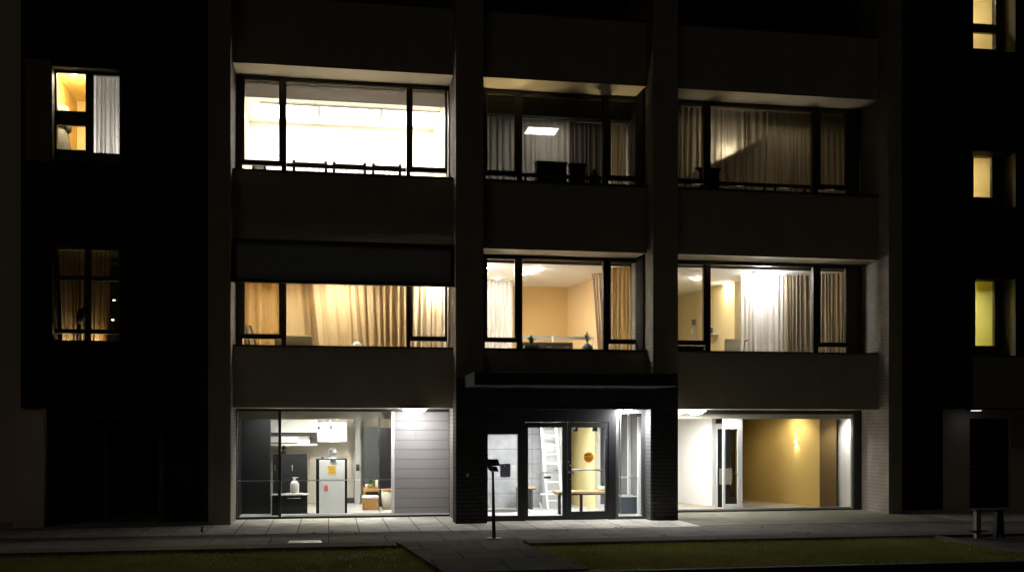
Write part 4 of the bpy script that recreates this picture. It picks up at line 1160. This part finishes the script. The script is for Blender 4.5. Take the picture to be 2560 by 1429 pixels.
# ------------------------------------------------------------------ entrance porch and lobby
YPO, YD = -.6, -.18
zs = 2.452
mb = MB().box(2.68, 3.35, YPO, -.003, 0, 3.1).box(7.05, 7.63, YPO, -.003, 0, 3.1)
mb.box(3.35, 7.05, YPO, -.003, zs, 3.1)
bpart('porch', mb, DBRK, 'black brick entrance porch')
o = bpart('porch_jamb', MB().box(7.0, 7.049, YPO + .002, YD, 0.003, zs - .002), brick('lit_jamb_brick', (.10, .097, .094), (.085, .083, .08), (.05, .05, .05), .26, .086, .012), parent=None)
bpart('canopy', MB().box(2.86, 7.09, -2.16, YPO - .002, 2.90, 3.16, .01), CANO, 'flat dark grey entrance canopy')
bpart('doorbell', MB().box(fx(1168, YPO) - .02, fx(1168, YPO) + .03, YPO - .02, YPO - .001, 1.0, 1.07, .006), STEEL)
X = lambda u: fx(u, YD)
Zd = lambda v, u=1400: fz(u, v, YD)
mb = MB(); mb.m(BFRAME)
ztop = Zd(1060)
mb.box(3.355, X(1219), YD - .03, YD + .06, 0, zs - .003)
mb.box(X(1219), X(1538), YD - .03, YD + .06, ztop + .05, zs - .003)     # transom panel
mb.box(X(1294), X(1312), YD - .03, YD + .06, 0, ztop + .05)
mb.box(X(1219), X(1294), YD - .03, YD + .06, Zd(1085, 1256), ztop + .05); mb.box(X(1219), X(1294), YD - .03, YD + .06, 0, Zd(1288, 1256))
mb.box(X(1521), X(1538), YD - .03, YD + .06, 0, ztop + .05)
ef = bpart('entrance_frame', mb, None, 'black metal entrance frame under the porch')
bpart('pane', MB().box(X(1219), X(1294), YD, YD + .008, Zd(1288, 1256), Zd(1085, 1256)), GLASS, parent=ef)
for (a, b, ga, gb, vb) in ((1312.5, 1417, 1320, 1406, 1288), (1418, 1520.5, 1428, 1513, 1277)):
    z0_, z1_ = Zd(vb, (a + b) / 2), Zd(1068, (a + b) / 2)
    mb = MB(); mb.box(X(a), X(ga), YD - .02, YD + .04, .01, ztop + .045); mb.box(X(gb), X(b), YD - .02, YD + .04, .01, ztop + .045)
    mb.box(X(ga), X(gb), YD - .02, YD + .04, .01, z0_); mb.box(X(ga), X(gb), YD - .02, YD + .04, z1_, ztop + .045)
    dr = bpart('entrance_door', mb, BFRAME, 'left leaf of the glazed entrance doors' if a < 1400 else 'right leaf of the glazed entrance doors')
    bpart('pane', MB().box(X(ga), X(gb), YD, YD + .008, z0_, z1_), GLASS, parent=dr)
    if a < 1400:
        bpart('push_bar', MB().tube((X(1388), YD + .09, Zd(1175)), (X(1412), YD + .09, Zd(1175)), .013).tube((X(1389), YD + .09, Zd(1175)), (X(1387), YD + .16, Zd(1178)), .01), STEEL, parent=dr)
    else:
        bpart('push_bar', MB().tube((X(1422), YD + .10, Zd(1175)), (X(1512), YD + .10, Zd(1175)), .016), STEEL, parent=dr)
        bpart('handle', MB().box(X(1420), X(1434), YD - .05, YD - .02, Zd(1182), Zd(1177)).box(X(1423), X(1427), YD - .04, YD - .021, Zd(1165), Zd(1160)).box(X(1419), X(1422), YD - .04, YD - .021, Zd(1155), Zd(1152)).box(X(1424), X(1430), YD - .04, YD - .021, Zd(1198), Zd(1196)), STEEL, parent=dr)
# side screen at the right of the doors
mb = MB(); frame_rect(mb, X(1539), 7.0, .0, zs - .004, YD - .03, YD + .05, .06)
mb.box(X(1606), 6.94, YD - .03, YD + .05, .06, zs - .064); mb.box(X(1539) + .06, X(1606), YD - .03, YD + .05, .06, Zd(1291, 1575))
ss = bpart('side_screen', mb, mat('grey_frame', (.10, .10, .10), .4), 'narrow glazed screen beside the entrance doors')
bpart('pane', MB().box(X(1539) + .06, X(1606), YD, YD + .008, Zd(1291, 1575), zs - .064), GLASS, parent=ss)
bpart('glazing_bead', frame_rect(MB(), X(1549), X(1605), Zd(1290, 1575), zs - .066, YD - .034, YD - .031, .02), STEEL, parent=ss)
# lobby
YB = 3.3
ZC = zs - .05
PANW = brick('lobby_panel', (.42, .43, .45), (.40, .41, .43), (.20, .21, .22), 1.2, .375, .008, False, 0, .5, .2)
lob = RM = emp('room', (0, 0, 0), B); lob['label'] = 'brightly lit entrance lobby'
bpart('back_wall', MB().box(3.2, fx(1423, YB), YB, YB + .08, 0.0, ZC + .05), PANW, parent=lob)
bpart('back_wall', MB().box(fx(1423, YB) - .08, 7.24, 5.0, 5.08, 0.0, ZC + .05), WHITE, parent=lob)
bpart('side_wall', MB().box(fx(1423, YB) - .08, fx(1423, YB) - .002, YB + .081, 5.0, 0.021, ZC), WHITE, parent=lob)
bpart('side_wall', MB().box(3.36, 3.40, YD + .07, YB, 0.0, ZC), WHITE, parent=lob)
bpart('ceiling', MB().box(3.36, 7.24, YD + .065, 5.05, ZC, ZC + .06), WHITE, parent=lob)
bpart('floor', MB().box(3.36, 7.24, YD + .065, 5.05, .002, .02), mat('lobby_floor', (.55, .54, .52), .35, .06, 4), parent=lob)
bpart('skirting', MB().box(3.41, fx(1335, 3.28), 3.275, 3.298, .02, .17), GREYW, parent=lob)
# gold side wall of the lobby, grey wall with white door frame
g0 = onz(1428, 1258, .02); g1 = onz(1486, 1270, .02)
gd = (g1 - g0); ga_ = g0 - gd * .25; gb_ = g1
bpart('gold_wall', MB().prism([(ga_.x, ga_.y), (gb_.x, gb_.y), (gb_.x + .08, gb_.y + .02), (ga_.x + .08, ga_.y + .1)], 'z', .021, ZC - .002), mat('yellow_wall_paint', (.86, .76, .42), .75, .03), parent=lob)
yy = g1.y + .02
mb = MB().box(gb_.x + .082, gb_.x + .16, yy, yy + .06, .021, ZC - .002)
mb.box(gb_.x + .16, 7.19, yy, yy + .06, .021, .12)
mb.box(7.10, 7.16, yy, yy + .06, .121, ZC - .03)
mb.box(7.12, 7.19, 1.55, 1.62, .021, ZC - .03); mb.box(7.12, 7.19, .75, .82, .021, ZC - .1)
bpart('door_frame', mb, WFR, parent=lob)
bpart('grey_wall', MB().box(gb_.x + .16, 7.2, yy + .061, yy + .15, .021, ZC - .002), mat('lobby_grey', (.15, .155, .15), .7, .04, 2), parent=lob)
bpart('hand_rail', MB().tube((fx(1549, 1.1), 1.1, fz(1575, 1192, 1.1)), (fx(1600, 1.1), 1.1, fz(1575, 1192, 1.1)), .016), STEEL, parent=lob)
bpart('end_wall', MB().box(7.2, 7.245, YD + .07, 5.0, 0.021, ZC - .002), mat('lobby_grey', (.15, .155, .15), .7, .04, 2), parent=lob)
# dark bin / dark box behind the side screen
x0, x1 = fx(1553, 1.0), fx(1600, 1.0); zz = fz(1575, 1238, 1.0)
t = Thing('litter_bin', ((x0 + x1) / 2, 1.2, .02), 'square dark blue grey bin with a pale rim behind the side screen', 'bin')
t.part(MB().box(x0, x1, 1.0, 1.45, .021, zz - .03, .01), 'body', mat('slate_blue', (.055, .068, .085), .5, .08))
t.part(frame_rect2(MB(), x0 - .012, x1 + .012, .988, 1.462, zz - .03, zz, .03), 'rim', PORC)
t.o.children[0].name = 'casing'
# notices
yg = YD + .012
x, z = fx(1263, yg), fz(1263, 1176, yg)
t = Thing('purple_notice', (x, yg, z), 'square purple grey notice on the glass left of the entrance doors', 'notice')
t.part(pbox(1250, 1276, 1159, 1192, yg - .03, .003), 'paper', mat('purple_paper', (.22, .19, .28), .7, .08, trans=.4))
mb = MB()
for v, a, b, h in ((1167, 1254, 1272, 3), (1174, 1256, 1270, 2), (1179, 1254, 1261, 2.5), (1179, 1264, 1272, 2.5), (1184, 1256, 1270, 1.5)): pbox(a, b, v, v + h, yg - .032, .0015, mb)
t.part(mb, 'writing', mat('violet_ink', (.26, .24, .34), .7))
t.part(MB().lathe((fx(1262, yg), yg - .033, fz(1262, 1163.5, yg)), [(.02, 0), (.02, .002)], 12, 'y'), 'emblem', PORC)
x, z = fx(1471, yg), fz(1471, 1142, yg)
t = Thing('round_sticker', (x, yg, z), 'round orange yellow sticker on the right entrance door glass', 'sticker')
t.part(MB().lathe((x, yg - .03, z), [(.115, 0), (.115, .003)], 36, 'y'), 'disc', mat('amber_vinyl', (.72, .42, .04), .6, .04, trans=.6))
mb = MB()
for v, a, b, h in ((1134, 1461, 1466, 4), (1134, 1467, 1471, 4), (1134, 1472.5, 1476, 4), (1143, 1462, 1481, 1.5), (1147, 1464, 1479, 1.2)): pbox(a, b, v, v + h, yg - .033, .0015, mb)
t.part(mb, 'writing', mat('dark_brown_ink', (.20, .09, .02), .7))
t = Thing('pale_notice', (fx(1579, yy), yy, 1.1), 'small pale notice on the grey lobby wall behind the side screen', 'notice')
t.part(pbox(1573.5, 1585, 1159, 1178, yy - .02, .01), 'paper', PORC)
t.part(pbox(1573.5, 1585, 1159, 1162, yy - .022, .002), 'heading', NOTE)
# ladder
yl = 2.35
t = Thing('ladder', (fx(1375, yl), yl, .02), 'tall aluminium ladder leaning in the entrance lobby', 'ladder')
top_l, top_r = pt(1352, 1052, yl + .45), pt(1388, 1052, yl + .45)
bl, br = pt(1370, 1272, yl), pt(1407, 1268, yl)
bl.z = br.z = .03
for a, b in ((bl, top_l), (br, top_r)):
    t.part(MB().bar(a, b, .05, .035), 'rail', ALU)
for k in range(9):
    f_ = .1 + k * .105
    t.part(MB().bar(bl.lerp(top_l, f_), br.lerp(top_r, f_), .03, .03), 'rung', ALU)
t.part(MB().bar(bl.lerp(top_l, .12) + Vector((-.18, -.02, .12)), br.lerp(top_r, .12) + Vector((.03, -.02, .12)), .045, .04), 'stabiliser', ALU)
t.part(MB().bar(pt(1349, 1255, yl - .1), Vector((pt(1360, 1240, yl - .05).x - .05, yl - .1, .03)), .035, .03), 'strut', ALU)
t.part(MB().bar(bl.lerp(top_l, .42) + Vector((-.16, -.03, 0)), br.lerp(top_r, .42) + Vector((0, -.03, 0)), .03, .03), 'crossbar', STEEL)
t.part(MB().box(pt(1360, 1189, yl).x, pt(1376, 1189, yl).x, yl - .06, yl - .02, fz(1368, 1195, yl), fz(1368, 1189, yl)), 'clamp', BLK)
# concrete pier behind ladder
bpart('concrete_column', MB().box(fx(1356, 3.0), fx(1404, 3.0), 3.0, 3.29, .021, ZC - .002), mat('grey_concrete', (.42, .42, .42), .9, .25, 5, .3), parent=lob)
# lobby table
ty0, ty1 = 1.1, 1.75
zz = fz(1450, 1228, 1.1)
t = Thing('lobby_table', (fx(1450, 1.2), 1.4, .02), 'wooden lobby table with dark square legs behind the right entrance door', 'table')
xa, xb = fx(1396, ty0), fx(1535, ty0)
t.part(MB().box(xa, xb, ty0, ty1, zz - .05, zz, .004), 'tabletop', WOOD)
t.part(MB().box(xa + .02, xb - .02, ty0 + .02, ty1 - .02, zz - .08, zz - .051), 'apron', DGREY)
for a, b in ((xa + .03, ty0 + .03), (fx(1452, ty1), ty1 - .03), (xb - .03, ty0 + .03), (xb - .03, ty1 - .03)):
    t.part(MB().box(a - .032, a + .032, b - .03, b + .03, .021, zz - .081), 'leg', DGREY)
x = fx(1506, 1.4)
t = Thing('potted_plant', (x, 1.4, zz), 'small green plant in a white pot on the lobby table', 'plant')
t.part(MB().lathe((x, 1.4, zz + .001), [(.05, 0), (.075, .03), (.08, .10), (.075, .102)], 16), 'pot', PORC)
tuft(t, (x, 1.4, zz + .09), 22, .15, LEAF, 19, .6, .025, 'foliage')
# left bench/table
y = 2.6
zz = fz(1330, 1217, y)
t = Thing('console_table', (fx(1325, y), y, .02), 'narrow dark edged console table at the left of the lobby', 'table')
t.part(MB().box(fx(1296, y), fx(1341, y), y, y + .45, zz - .035, zz), 'tabletop', WOOD)
t.part(MB().box(fx(1297, y), fx(1340, y), y + .01, y + .44, zz - .06, zz - .036), 'apron', DGREY)
for u in (1300, 1330):
    t.part(MB().box(fx(u, y) - .025, fx(u, y) + .025, y + .02, y + .4, .021, zz - .061), 'leg', DGREY)
# door mat
t = Thing('door_mat', (fx(1262, 2.0), 2.4, .02), 'dark flat mat on the lobby floor behind the left glass', 'mat')
t.part(MB().lathe((fx(1258, 2.2), 2.3, .021), [(.42, 0), (.42, .01), (.40, .012)], 28), 'pile', DGREY)
# small spots hanging in the lobby
for u in (1438, 1487):
    x = fx(u, 1.9)
    t = Thing('track_spot', (x, 1.9, ZC), 'black hanging spotlight at the lobby ceiling, ' + ('left' if u < 1450 else 'right') + ' of two', 'lamp', 'lobby spotlights')
    t.part(MB().tube((x, 1.9, ZC), (x, 1.9, fz(u, 1069, 1.9)), .01), 'stem', BLK)
    t.part(MB().tube((x, 1.9, fz(u, 1062, 1.9)), (x, 1.9, fz(u, 1077, 1.9)), .05, .065, 14), 'shade', BLK)
panel_lamp('ceiling_light', 3.7, 4.5, 1.3, 1.9, ZC, 13, (.96, .98, 1), None, built_in=True)
panel_lamp('ceiling_light', 5.0, 5.8, 1.4, 2.0, ZC, 30, (1, .98, .95), None, built_in=True)

# ------------------------------------------------------------------ ground floor right
X = lambda u: fx(u, YW)
mb = MB()
mb.box(X(2133), XR1 - .005, YW - .05, YW + .05, 0, zt); mb.box(XR0 + .005, X(2133), YW - .05, YW + .05, zt - .10, zt)
mb.box(XR0 + .005, X(2133), YW - .05, YW + .05, 0, .04); mb.box(XR0 + .005, XR0 + .05, YW - .05, YW + .05, .04, zt - .10)
rw_ = bpart('window', mb, BFRAME, 'wide black framed ground floor window of the right bay')
bpart('pane', MB().box(XR0 + .05, X(2133), YW - .004, YW + .004, .04, zt - .10), GLASS, parent=rw_)
bpart('glazing_bead', MB().box(XR0 + .05, X(2130), YW + .051, YW + .08, .04, .075).box(X(2129), X(2132), YW + .051, YW + .07, .076, zt - .1), WFR, parent=rw_)
ZC = 2.44
room('ochre and white ground floor hall of the right bay', XR0 + .02, XR1 - .02, 6.2, 0.012, ZC, (GOLD2, WHITE, WHITE, mat('hall_ceiling', (.55, .53, .47), .8), FLOORB), bulk=.036)
rr = [x for x in B.children if x.name.startswith('room')][-1]
bpart('bulkhead', MB().box(XR0 + .01, XR1 - .01, 1.60, 1.63, 2.262, 2.474), mat('olive_bulkhead', (.50, .48, .40), .8), parent=rr)
def vwall(p, q, th, m, name='partition', z1=None, lab=None):
    p, q = Vector(p), Vector(q); d = (q - p).normalized(); n = Vector((-d.y, d.x)) * th
    if n.y < 0: n = -n
    return bpart(name, MB().prism([tuple(p), tuple(q), tuple(q + n), tuple(p + n)], 'z', .002, (ZC - .002) if z1 is None else z1), m, lab, parent=rr)
a = onz(1690, 1256, 0.0); b = onz(1780, 1265, 0.0)
vwall(a.xy, b.xy, .12, WHITE)
# grey door leaf between white wall and framed door
c = onz(1783, 1264, 0); d = onz(1806, 1265, 0)
vwall((c.x, c.y), (d.x, d.y - .1), .05, mat('pale_grey_door', (.55, .56, .56), .5, .03), 'inner_door', fz(1795, 1058, c.y))
y2 = 2.15
mb = frame_rect(MB(), fx(1808, y2), fx(1856, y2), .002, ZC - .01, y2, y2 + .07, fx(1813, y2) - fx(1808, y2), .42, .12)
mb.box(fx(1845, y2), fx(1851, y2), y2, y2 + .07, .12, ZC - .43)
gd_ = bpart('glass_door', mb, WFR, 'white framed glass door inside the right bay', parent=rr)
bpart('door_backing', MB().box(fx(1813, y2), fx(1845, y2), y2 + .5, y2 + .52, .003, ZC - .43), BLK, parent=rr)
bpart('door_rail', MB().box(fx(1813, y2), fx(1845, y2), y2 + .03, y2 + .045, fz(1830, 1186, y2), fz(1830, 1184, y2)).box(fx(1813, y2), fx(1845, y2), y2 + .40, y2 + .41, fz(1830, 1210, y2 + .4), fz(1830, 1170, y2 + .4)), mat('olive_panel', (.20, .19, .14), .7), parent=rr)
vwall((fx(1852, y2), y2 + .071), (fx(1863, 5.2), 5.4), .06, mat('grey_return', (.50, .50, .48), .7))
g0 = onz(1858, 1248, 0); g1 = onz(2049, 1267, 0)
vwall(g0.xy - (g1 - g0).xy * .12, g1.xy, .1, GOLD2, 'gold_wall')
vwall((g1.x + .002, g1.y), (fx(2091, g1.y + .02), g1.y + .02), .12, mat('darker_return_ochre', (.20, .118, .036), .8, .04, 2), 'gold_wall', lab='darker brown ochre return of the gold wall')  # return has a darker, browner colour than the main gold wall
bpart('floor_strip', MB().box(XR0 + .03, g1.x - .3, 1.75, 2.0, .001, .006), mat('beige_floor', (.48, .43, .33), .5), parent=rr)
# wall lamp: up and down light on the gold wall
n_ = Vector((-(g1 - g0).y, (g1 - g0).x)).normalized()
if n_.y > 0: n_ = -n_
dx_, dy_, b3 = ray(1992, 1102)
den = dx_ * n_.x + dy_ * n_.y
tt = (g0.x * n_.x + (g0.y + D) * n_.y) / den
wp = Vector((tt * dx_, tt * dy_ - D, H + tt * b3)); n3 = Vector((n_.x, n_.y, 0))
if n3.dot(Vector((0, -1, 0))) < 0: n3 = -n3
t = Thing('wall_lamp', tuple(wp), 'small up and down wall lamp glowing on the ochre wall', 'lamp')
cpos = wp + n3 * .045
t.part(MB().tube(cpos + Vector((0, 0, -.018)), cpos + Vector((0, 0, .018)), .045, .045, 16).tube(wp, cpos, .012), 'body', STEEL)
for s_ in (1, -1):
    t.part(MB().tube(cpos + Vector((0, 0, .0185 * s_)), cpos + Vector((0, 0, .03 * s_)), .034, .03, 14), 'bulb', glow((1, .84, .5), 6))
    ld = bpy.data.lights.new('lamp_beam', 'SPOT'); ld.energy = (1.6 if s_ > 0 else 7.0) * KL; ld.color = (1, .94, .78); ld.spot_size = R(95); ld.spot_blend = 1.0; ld.shadow_soft_size = .02
    lo = bpy.data.objects.new('lamp_beam', ld); C.objects.link(lo); lo.parent = t.o; lo.location = n3 * .045 + Vector((0, 0, .035 * s_))
    lo.rotation_euler = (Vector((0, 0, s_)) - n3 * .12).to_track_quat('-Z', 'Y').to_euler()
p = onz(1722, 1150, 1.0)
disc_lamp('ceiling_light', 8.85, 2.3, ZC, .16, 170, (1, .98, .95), 'unseen round white ceiling lamp over the white partition of the right hall', recess=True)
disc_lamp('ceiling_light', fx(1835, 1.85), 1.9, ZC, .10, 40, (1, .98, .95), 'unseen round white ceiling lamp above the white framed glass door', recess=True)
disc_lamp('ceiling_light', 11.75, 2.9, ZC, .12, 80, (1, .92, .74), 'unseen round warm ceiling lamp near the right end of the ochre hall', recess=True)
disc_lamp('ceiling_light', 11.0, 3.3, ZC, .10, 16, (1, .86, .58), 'unseen round warm ceiling lamp deep in the ochre hall', recess=True)

t = Thing('spot_light', (12.42, 1.80, ZC), 'unseen white ceiling spotlight added to brighten the white end wall of the ochre hall', 'lamp')  # spotlight added only to lift the white end wall
t.part(MB().tube((12.42, 1.80, ZC), (12.42, 1.80, ZC - .05), .012), 'stem', STEEL)
t.part(MB().tube((12.39, 1.80, ZC - .04), (12.47, 1.80, ZC - .09), .03, .04), 'shade', STEEL)
ld = bpy.data.lights.new('spot_beam', 'SPOT'); ld.energy = 34 * KL; ld.color = (1, .98, .93); ld.spot_size = R(120); ld.spot_blend = 1; ld.shadow_soft_size = .03
lo = bpy.data.objects.new('spot_beam', ld); C.objects.link(lo); lo.parent = t.o; lo.location = (.06, .01, -.1)
lo.rotation_euler = Vector((.6, -.05, -1.0)).to_track_quat('-Z', 'Y').to_euler()

# ------------------------------------------------------------------ outdoor lamps
def soffit_lamp(x, y, z, r, st, col, label):
    t = Thing('soffit_lamp', (x, y, z), label, 'lamp', 'white lamps under the soffits')
    t.part(MB().lathe((x, y, z), [(r * 1.03, -.001), (r * 1.03, -.012), (r, -.014)], 28), 'housing', WFR)
    t.part(MB().lathe((x, y, z), [(r * .99, -.015), (r * .92, -.04), (r * .74, -.078), (r * .48, -.11), (r * .15, -.128)], 28), 'diffuser', glow(col, st))
soffit_lamp(fx(1036, .62), .62, SOF[1], .27, 24, (.98, .98, 1), 'glaring white soffit lamp above the grey board siding')
soffit_lamp(fx(1738, .74), .74, SOF[1], .26, 42, (.98, .98, 1), 'glaring white soffit lamp just right of the porch')
t = Thing('porch_downlight', (fx(1570, -.4), -.40, zs), 'white downlight in the porch ceiling above the side screen', 'lamp')
x = fx(1570, -.4)
t.part(MB().lathe((x, -.4, zs), [(.10, -.001), (.10, -.014), (.09, -.016)], 24), 'ring', WFR)
t.part(MB().lathe((x, -.4, zs), [(.085, -.0165), (.07, -.035), (.03, -.045)], 24), 'diffuser', glow((.97, .97, 1), 480))
x = fx(2432, .75)
t = Thing('porch_lamp', (x, .75, 2.504), 'faint flat lamp under the soffit of the right wing porch', 'lamp')
t.part(MB().box(x - .16, x + .16, .70, .80, 2.47, 2.503, .006), 'housing', BFRAME)
t.part(MB().box(x - .02, x + .2, .695, .80, 2.462, 2.469), 'diffuser', glow((.9, .93, 1), 1.2))

# ------------------------------------------------------------------ street things
# information lectern on a pole
b0 = onz(1235, 1345, 0)
t = Thing('information_stand', (b0.x, b0.y, 0), 'slim dark information stand with a tilted double plate before the entrance', 'sign stand')
y = b0.y
t.part(MB().lathe((b0.x, y, .001), [(.14, 0), (.14, .012), (.05, .016)], 24), 'base_plate', mat('galvanised', (.25, .25, .24), .5, .1, 8, 0, .5))
t.part(MB().tube((b0.x, y, .012), (fx(1232, y), y, fz(1232, 1176, y)), .036, .022, 14), 'pole', IRON)
P_ = lambda u, v, dy=0: Vector((fx(u, y + dy), y + dy, fz(u, v, y + dy)))
def plate(mb, ps, th):
    ps = [Vector(p) for p in ps]; n = (ps[1] - ps[0]).cross(ps[2] - ps[0]).normalized() * th
    A = [mb.bm.verts.new(p) for p in ps]; Bv = [mb.bm.verts.new(p + n) for p in ps]
    fs = [mb.bm.faces.new(A[::-1]), mb.bm.faces.new(Bv)] + [mb.bm.faces.new((A[i], A[(i + 1) % len(A)], Bv[(i + 1) % len(A)], Bv[i])) for i in range(len(A))]
    mb._fin(fs); bmesh.ops.recalc_face_normals(mb.bm, faces=fs)
    return mb
t.part(plate(MB(), [P_(1205, 1145, .16), P_(1219, 1147, .16), P_(1239, 1177, -.10), P_(1226, 1177, -.10)], .012), 'side_flange', mat('grey_plate', (.24, .24, .24), .5))
t.part(plate(MB(), [P_(1219, 1147, .16), P_(1245, 1147, .16), P_(1250, 1162, .02), P_(1229, 1163, .02)], .012), 'reading_plate', IRON)
t.part(plate(MB(), [P_(1231, 1165, .0), P_(1241, 1165, .0), P_(1247, 1177, -.10), P_(1233, 1177, -.10)], .012), 'lower_plate', IRON)
# low bench at the right
b1 = onz(2447, 1340, -.01); y = -4.75
zt_ = fz(2480, 1273, y)
xa, xb = fx(2441, y), fx(2512, y)
t = Thing('low_bench', ((xa + xb) / 2, y, -.05), 'low dark bench on one slim and one splayed leg by the planting bed', 'bench')
t.part(MB().box(xa - .02, xb + .02, y - .02, y + .12, zt_ - .028, zt_, .006), 'seat', mat('weathered_wood', (.035, .03, .024), .8, .2, 12))
x = fx(2447, y)
lg = t.part(MB().box(x - .05, x + .05, y, y + .09, -.05, zt_ - .036), 'leg', mat('pale_post', (.30, .25, .18), .8, .15, 8))
t.part(MB().box(x - .13, x + .16, y - .03, y + .12, fz(2447, 1328, y), fz(2447, 1325, y)), 'collar', IRON, lg)
x = fx(2501, y)
lg = t.part(MB().prism([(x - .09, -.05), (x - .04, -.05), (x - .02, .08), (x + .02, .08), (x + .045, -.05), (x + .09, -.05), (x + .06, zt_ - .036), (x - .06, zt_ - .036)], 'y', y, y + .1), 'leg', BLK)
# small stub at the left pier
s0 = onz(505, 1329, 0)
t = Thing('ground_stub', (s0.x, s0.y, 0), 'short black metal stub in the paving before the left pier', 'bollard')
t.part(MB().tube((s0.x, s0.y, .001), (s0.x, s0.y, .09), .025, .02, 12), 'stub', IRON)
t.part(MB().lathe((s0.x, s0.y, .0905), [(.028, 0), (.03, .01), (.01, .018)], 12), 'cap', IRON)
# pale cover plate in the walkway
a, b = onz(719, 1357, .006), onz(804, 1349, .006)
t = Thing('cover_plate', ((a.x + b.x) / 2, (a.y + b.y) / 2, .0), 'pale metal cover plate lying in the walkway edge', 'cover plate')
c0, c1_, c2_, c3 = onz(719, 1356.5, .006), onz(806, 1355.5, .006), onz(800, 1349.5, .006), onz(724, 1350.5, .006)
t.part(MB().prism([c0.xy, c1_.xy, c2_.xy, c3.xy], 'z', .0045, .010), 'lid', mat('pale_steel', (.80, .80, .78), .35, .05, 6, .05))
t.o.children[0].name = 'sheet'
# small items on walls
p = pt(48, 1252, 1.5)
t = Thing('wall_socket', tuple(p), 'small black socket box on the pale left wall', 'socket')
t.part(MB().box(p.x - .05, p.x + .05, p.y - .04, p.y - .001, p.z - .06, p.z + .06, .008), 'cover', BLK)
p = pt(128, 1241, 1.6)
t = Thing('status_light', tuple(p), 'tiny green status light in the dark side door', 'indicator')
t.part(MB().box(p.x - .025, p.x + .025, p.y, p.y + .02, p.z - .012, p.z + .012), 'led', glow((.05, 1, .3), .16))
t.part(MB().box(p.x - .05, p.x + .05, p.y + .021, p.y + .05, p.z - .04, p.z + .04), 'case', BLK)
# fallen leaves on the paving
rnd = random.Random(5)
leafm = mat('dry_leaf', (.10, .065, .03), .8, .4, 20)
lf0 = None
for k, (u, v) in enumerate(((1384, 1331), (1540, 1318), (1552, 1317), (1760, 1339), (1905, 1318), (1985, 1329), (2020, 1332), (2240, 1322), (785, 1331), (830, 1329), (660, 1333), (960, 1360), (900, 1356), (1290, 1344), (2100, 1315), (1660, 1337), (676, 1353), (1150, 1352))):
    p = onz(u, v, .01)
    if lf0 is None:
        bm_ = MB()
        prof = [(-.05, 0, .0), (-.02, .022, .008), (.03, .02, .012), (.06, 0, .004), (.03, -.02, .010), (-.02, -.022, .014)]
        vs = [bm_.bm.verts.new(q_) for q_ in prof]; c_ = bm_.bm.verts.new((.0, 0, .002))
        for i in range(6): bm_.bm.faces.new((vs[i], vs[(i + 1) % 6], c_))
        lf0 = bm_.build('fallen_leaf', leafm); o = lf0
    else: o = lf0.copy(); C.objects.link(o)
    o.location = (p.x, p.y, .008); o.rotation_euler = (rnd.uniform(-.2, .2), rnd.uniform(-.2, .2), rnd.uniform(0, 6.28)); s_ = rnd.uniform(.7, 1.3); o.scale = (s_, s_, s_)
    tag(o, 'small dry fallen leaf lying on the paving', 'leaf', 'dry leaves scattered on the paving')

# ------------------------------------------------------------------ world, night light
W = bpy.data.worlds.new('World'); S.world = W; W.use_nodes = True
N = W.node_tree.nodes; L = W.node_tree.links
bg = N['Background']
sky = N.new('ShaderNodeTexSky'); sky.sky_type = 'NISHITA'; sky.sun_disc = False
SE, SR = R(38), R(205)
sky.sun_elevation = SE; sky.sun_rotation = SR
L.new(sky.outputs[0], bg.inputs[0]); bg.inputs[1].default_value = .00012
sd_ = bpy.data.lights.new('moon', 'SUN'); sd_.energy = .034; sd_.angle = R(20); sd_.color = (1, .85, .66)
so = bpy.data.objects.new('moon', sd_); C.objects.link(so)
az = SR
dirv = Vector((math.sin(az) * math.cos(SE), math.cos(az) * math.cos(SE), math.sin(SE)))
so.rotation_euler = dirv.to_track_quat('Z', 'Y').to_euler(); so.location = (-6, -18, 14)

cam = bpy.data.cameras.new('camera'); cam.sensor_width = 36; cam.lens = F * 36 / 2560
cam.shift_y = 350.5 / 2560; cam.clip_end = 500
co = bpy.data.objects.new('camera', cam); C.objects.link(co)
co.location = (0, -D, H); co.rotation_euler = (R(90), 0, -TH)
S.camera = co
S.view_settings.view_transform = 'Standard'; S.view_settings.look = 'None'
S.view_settings.exposure = 0; S.view_settings.gamma = 1
S.render.engine = 'CYCLES'
cy = S.cycles
cy.use_denoising = True; cy.denoiser = 'OPENIMAGEDENOISE'
cy.max_bounces = 10; cy.diffuse_bounces = 5; cy.transparent_max_bounces = 16
cy.sample_clamp_indirect = 120; cy.caustics_reflective = False; cy.caustics_refractive = False
cy.use_light_tree = True
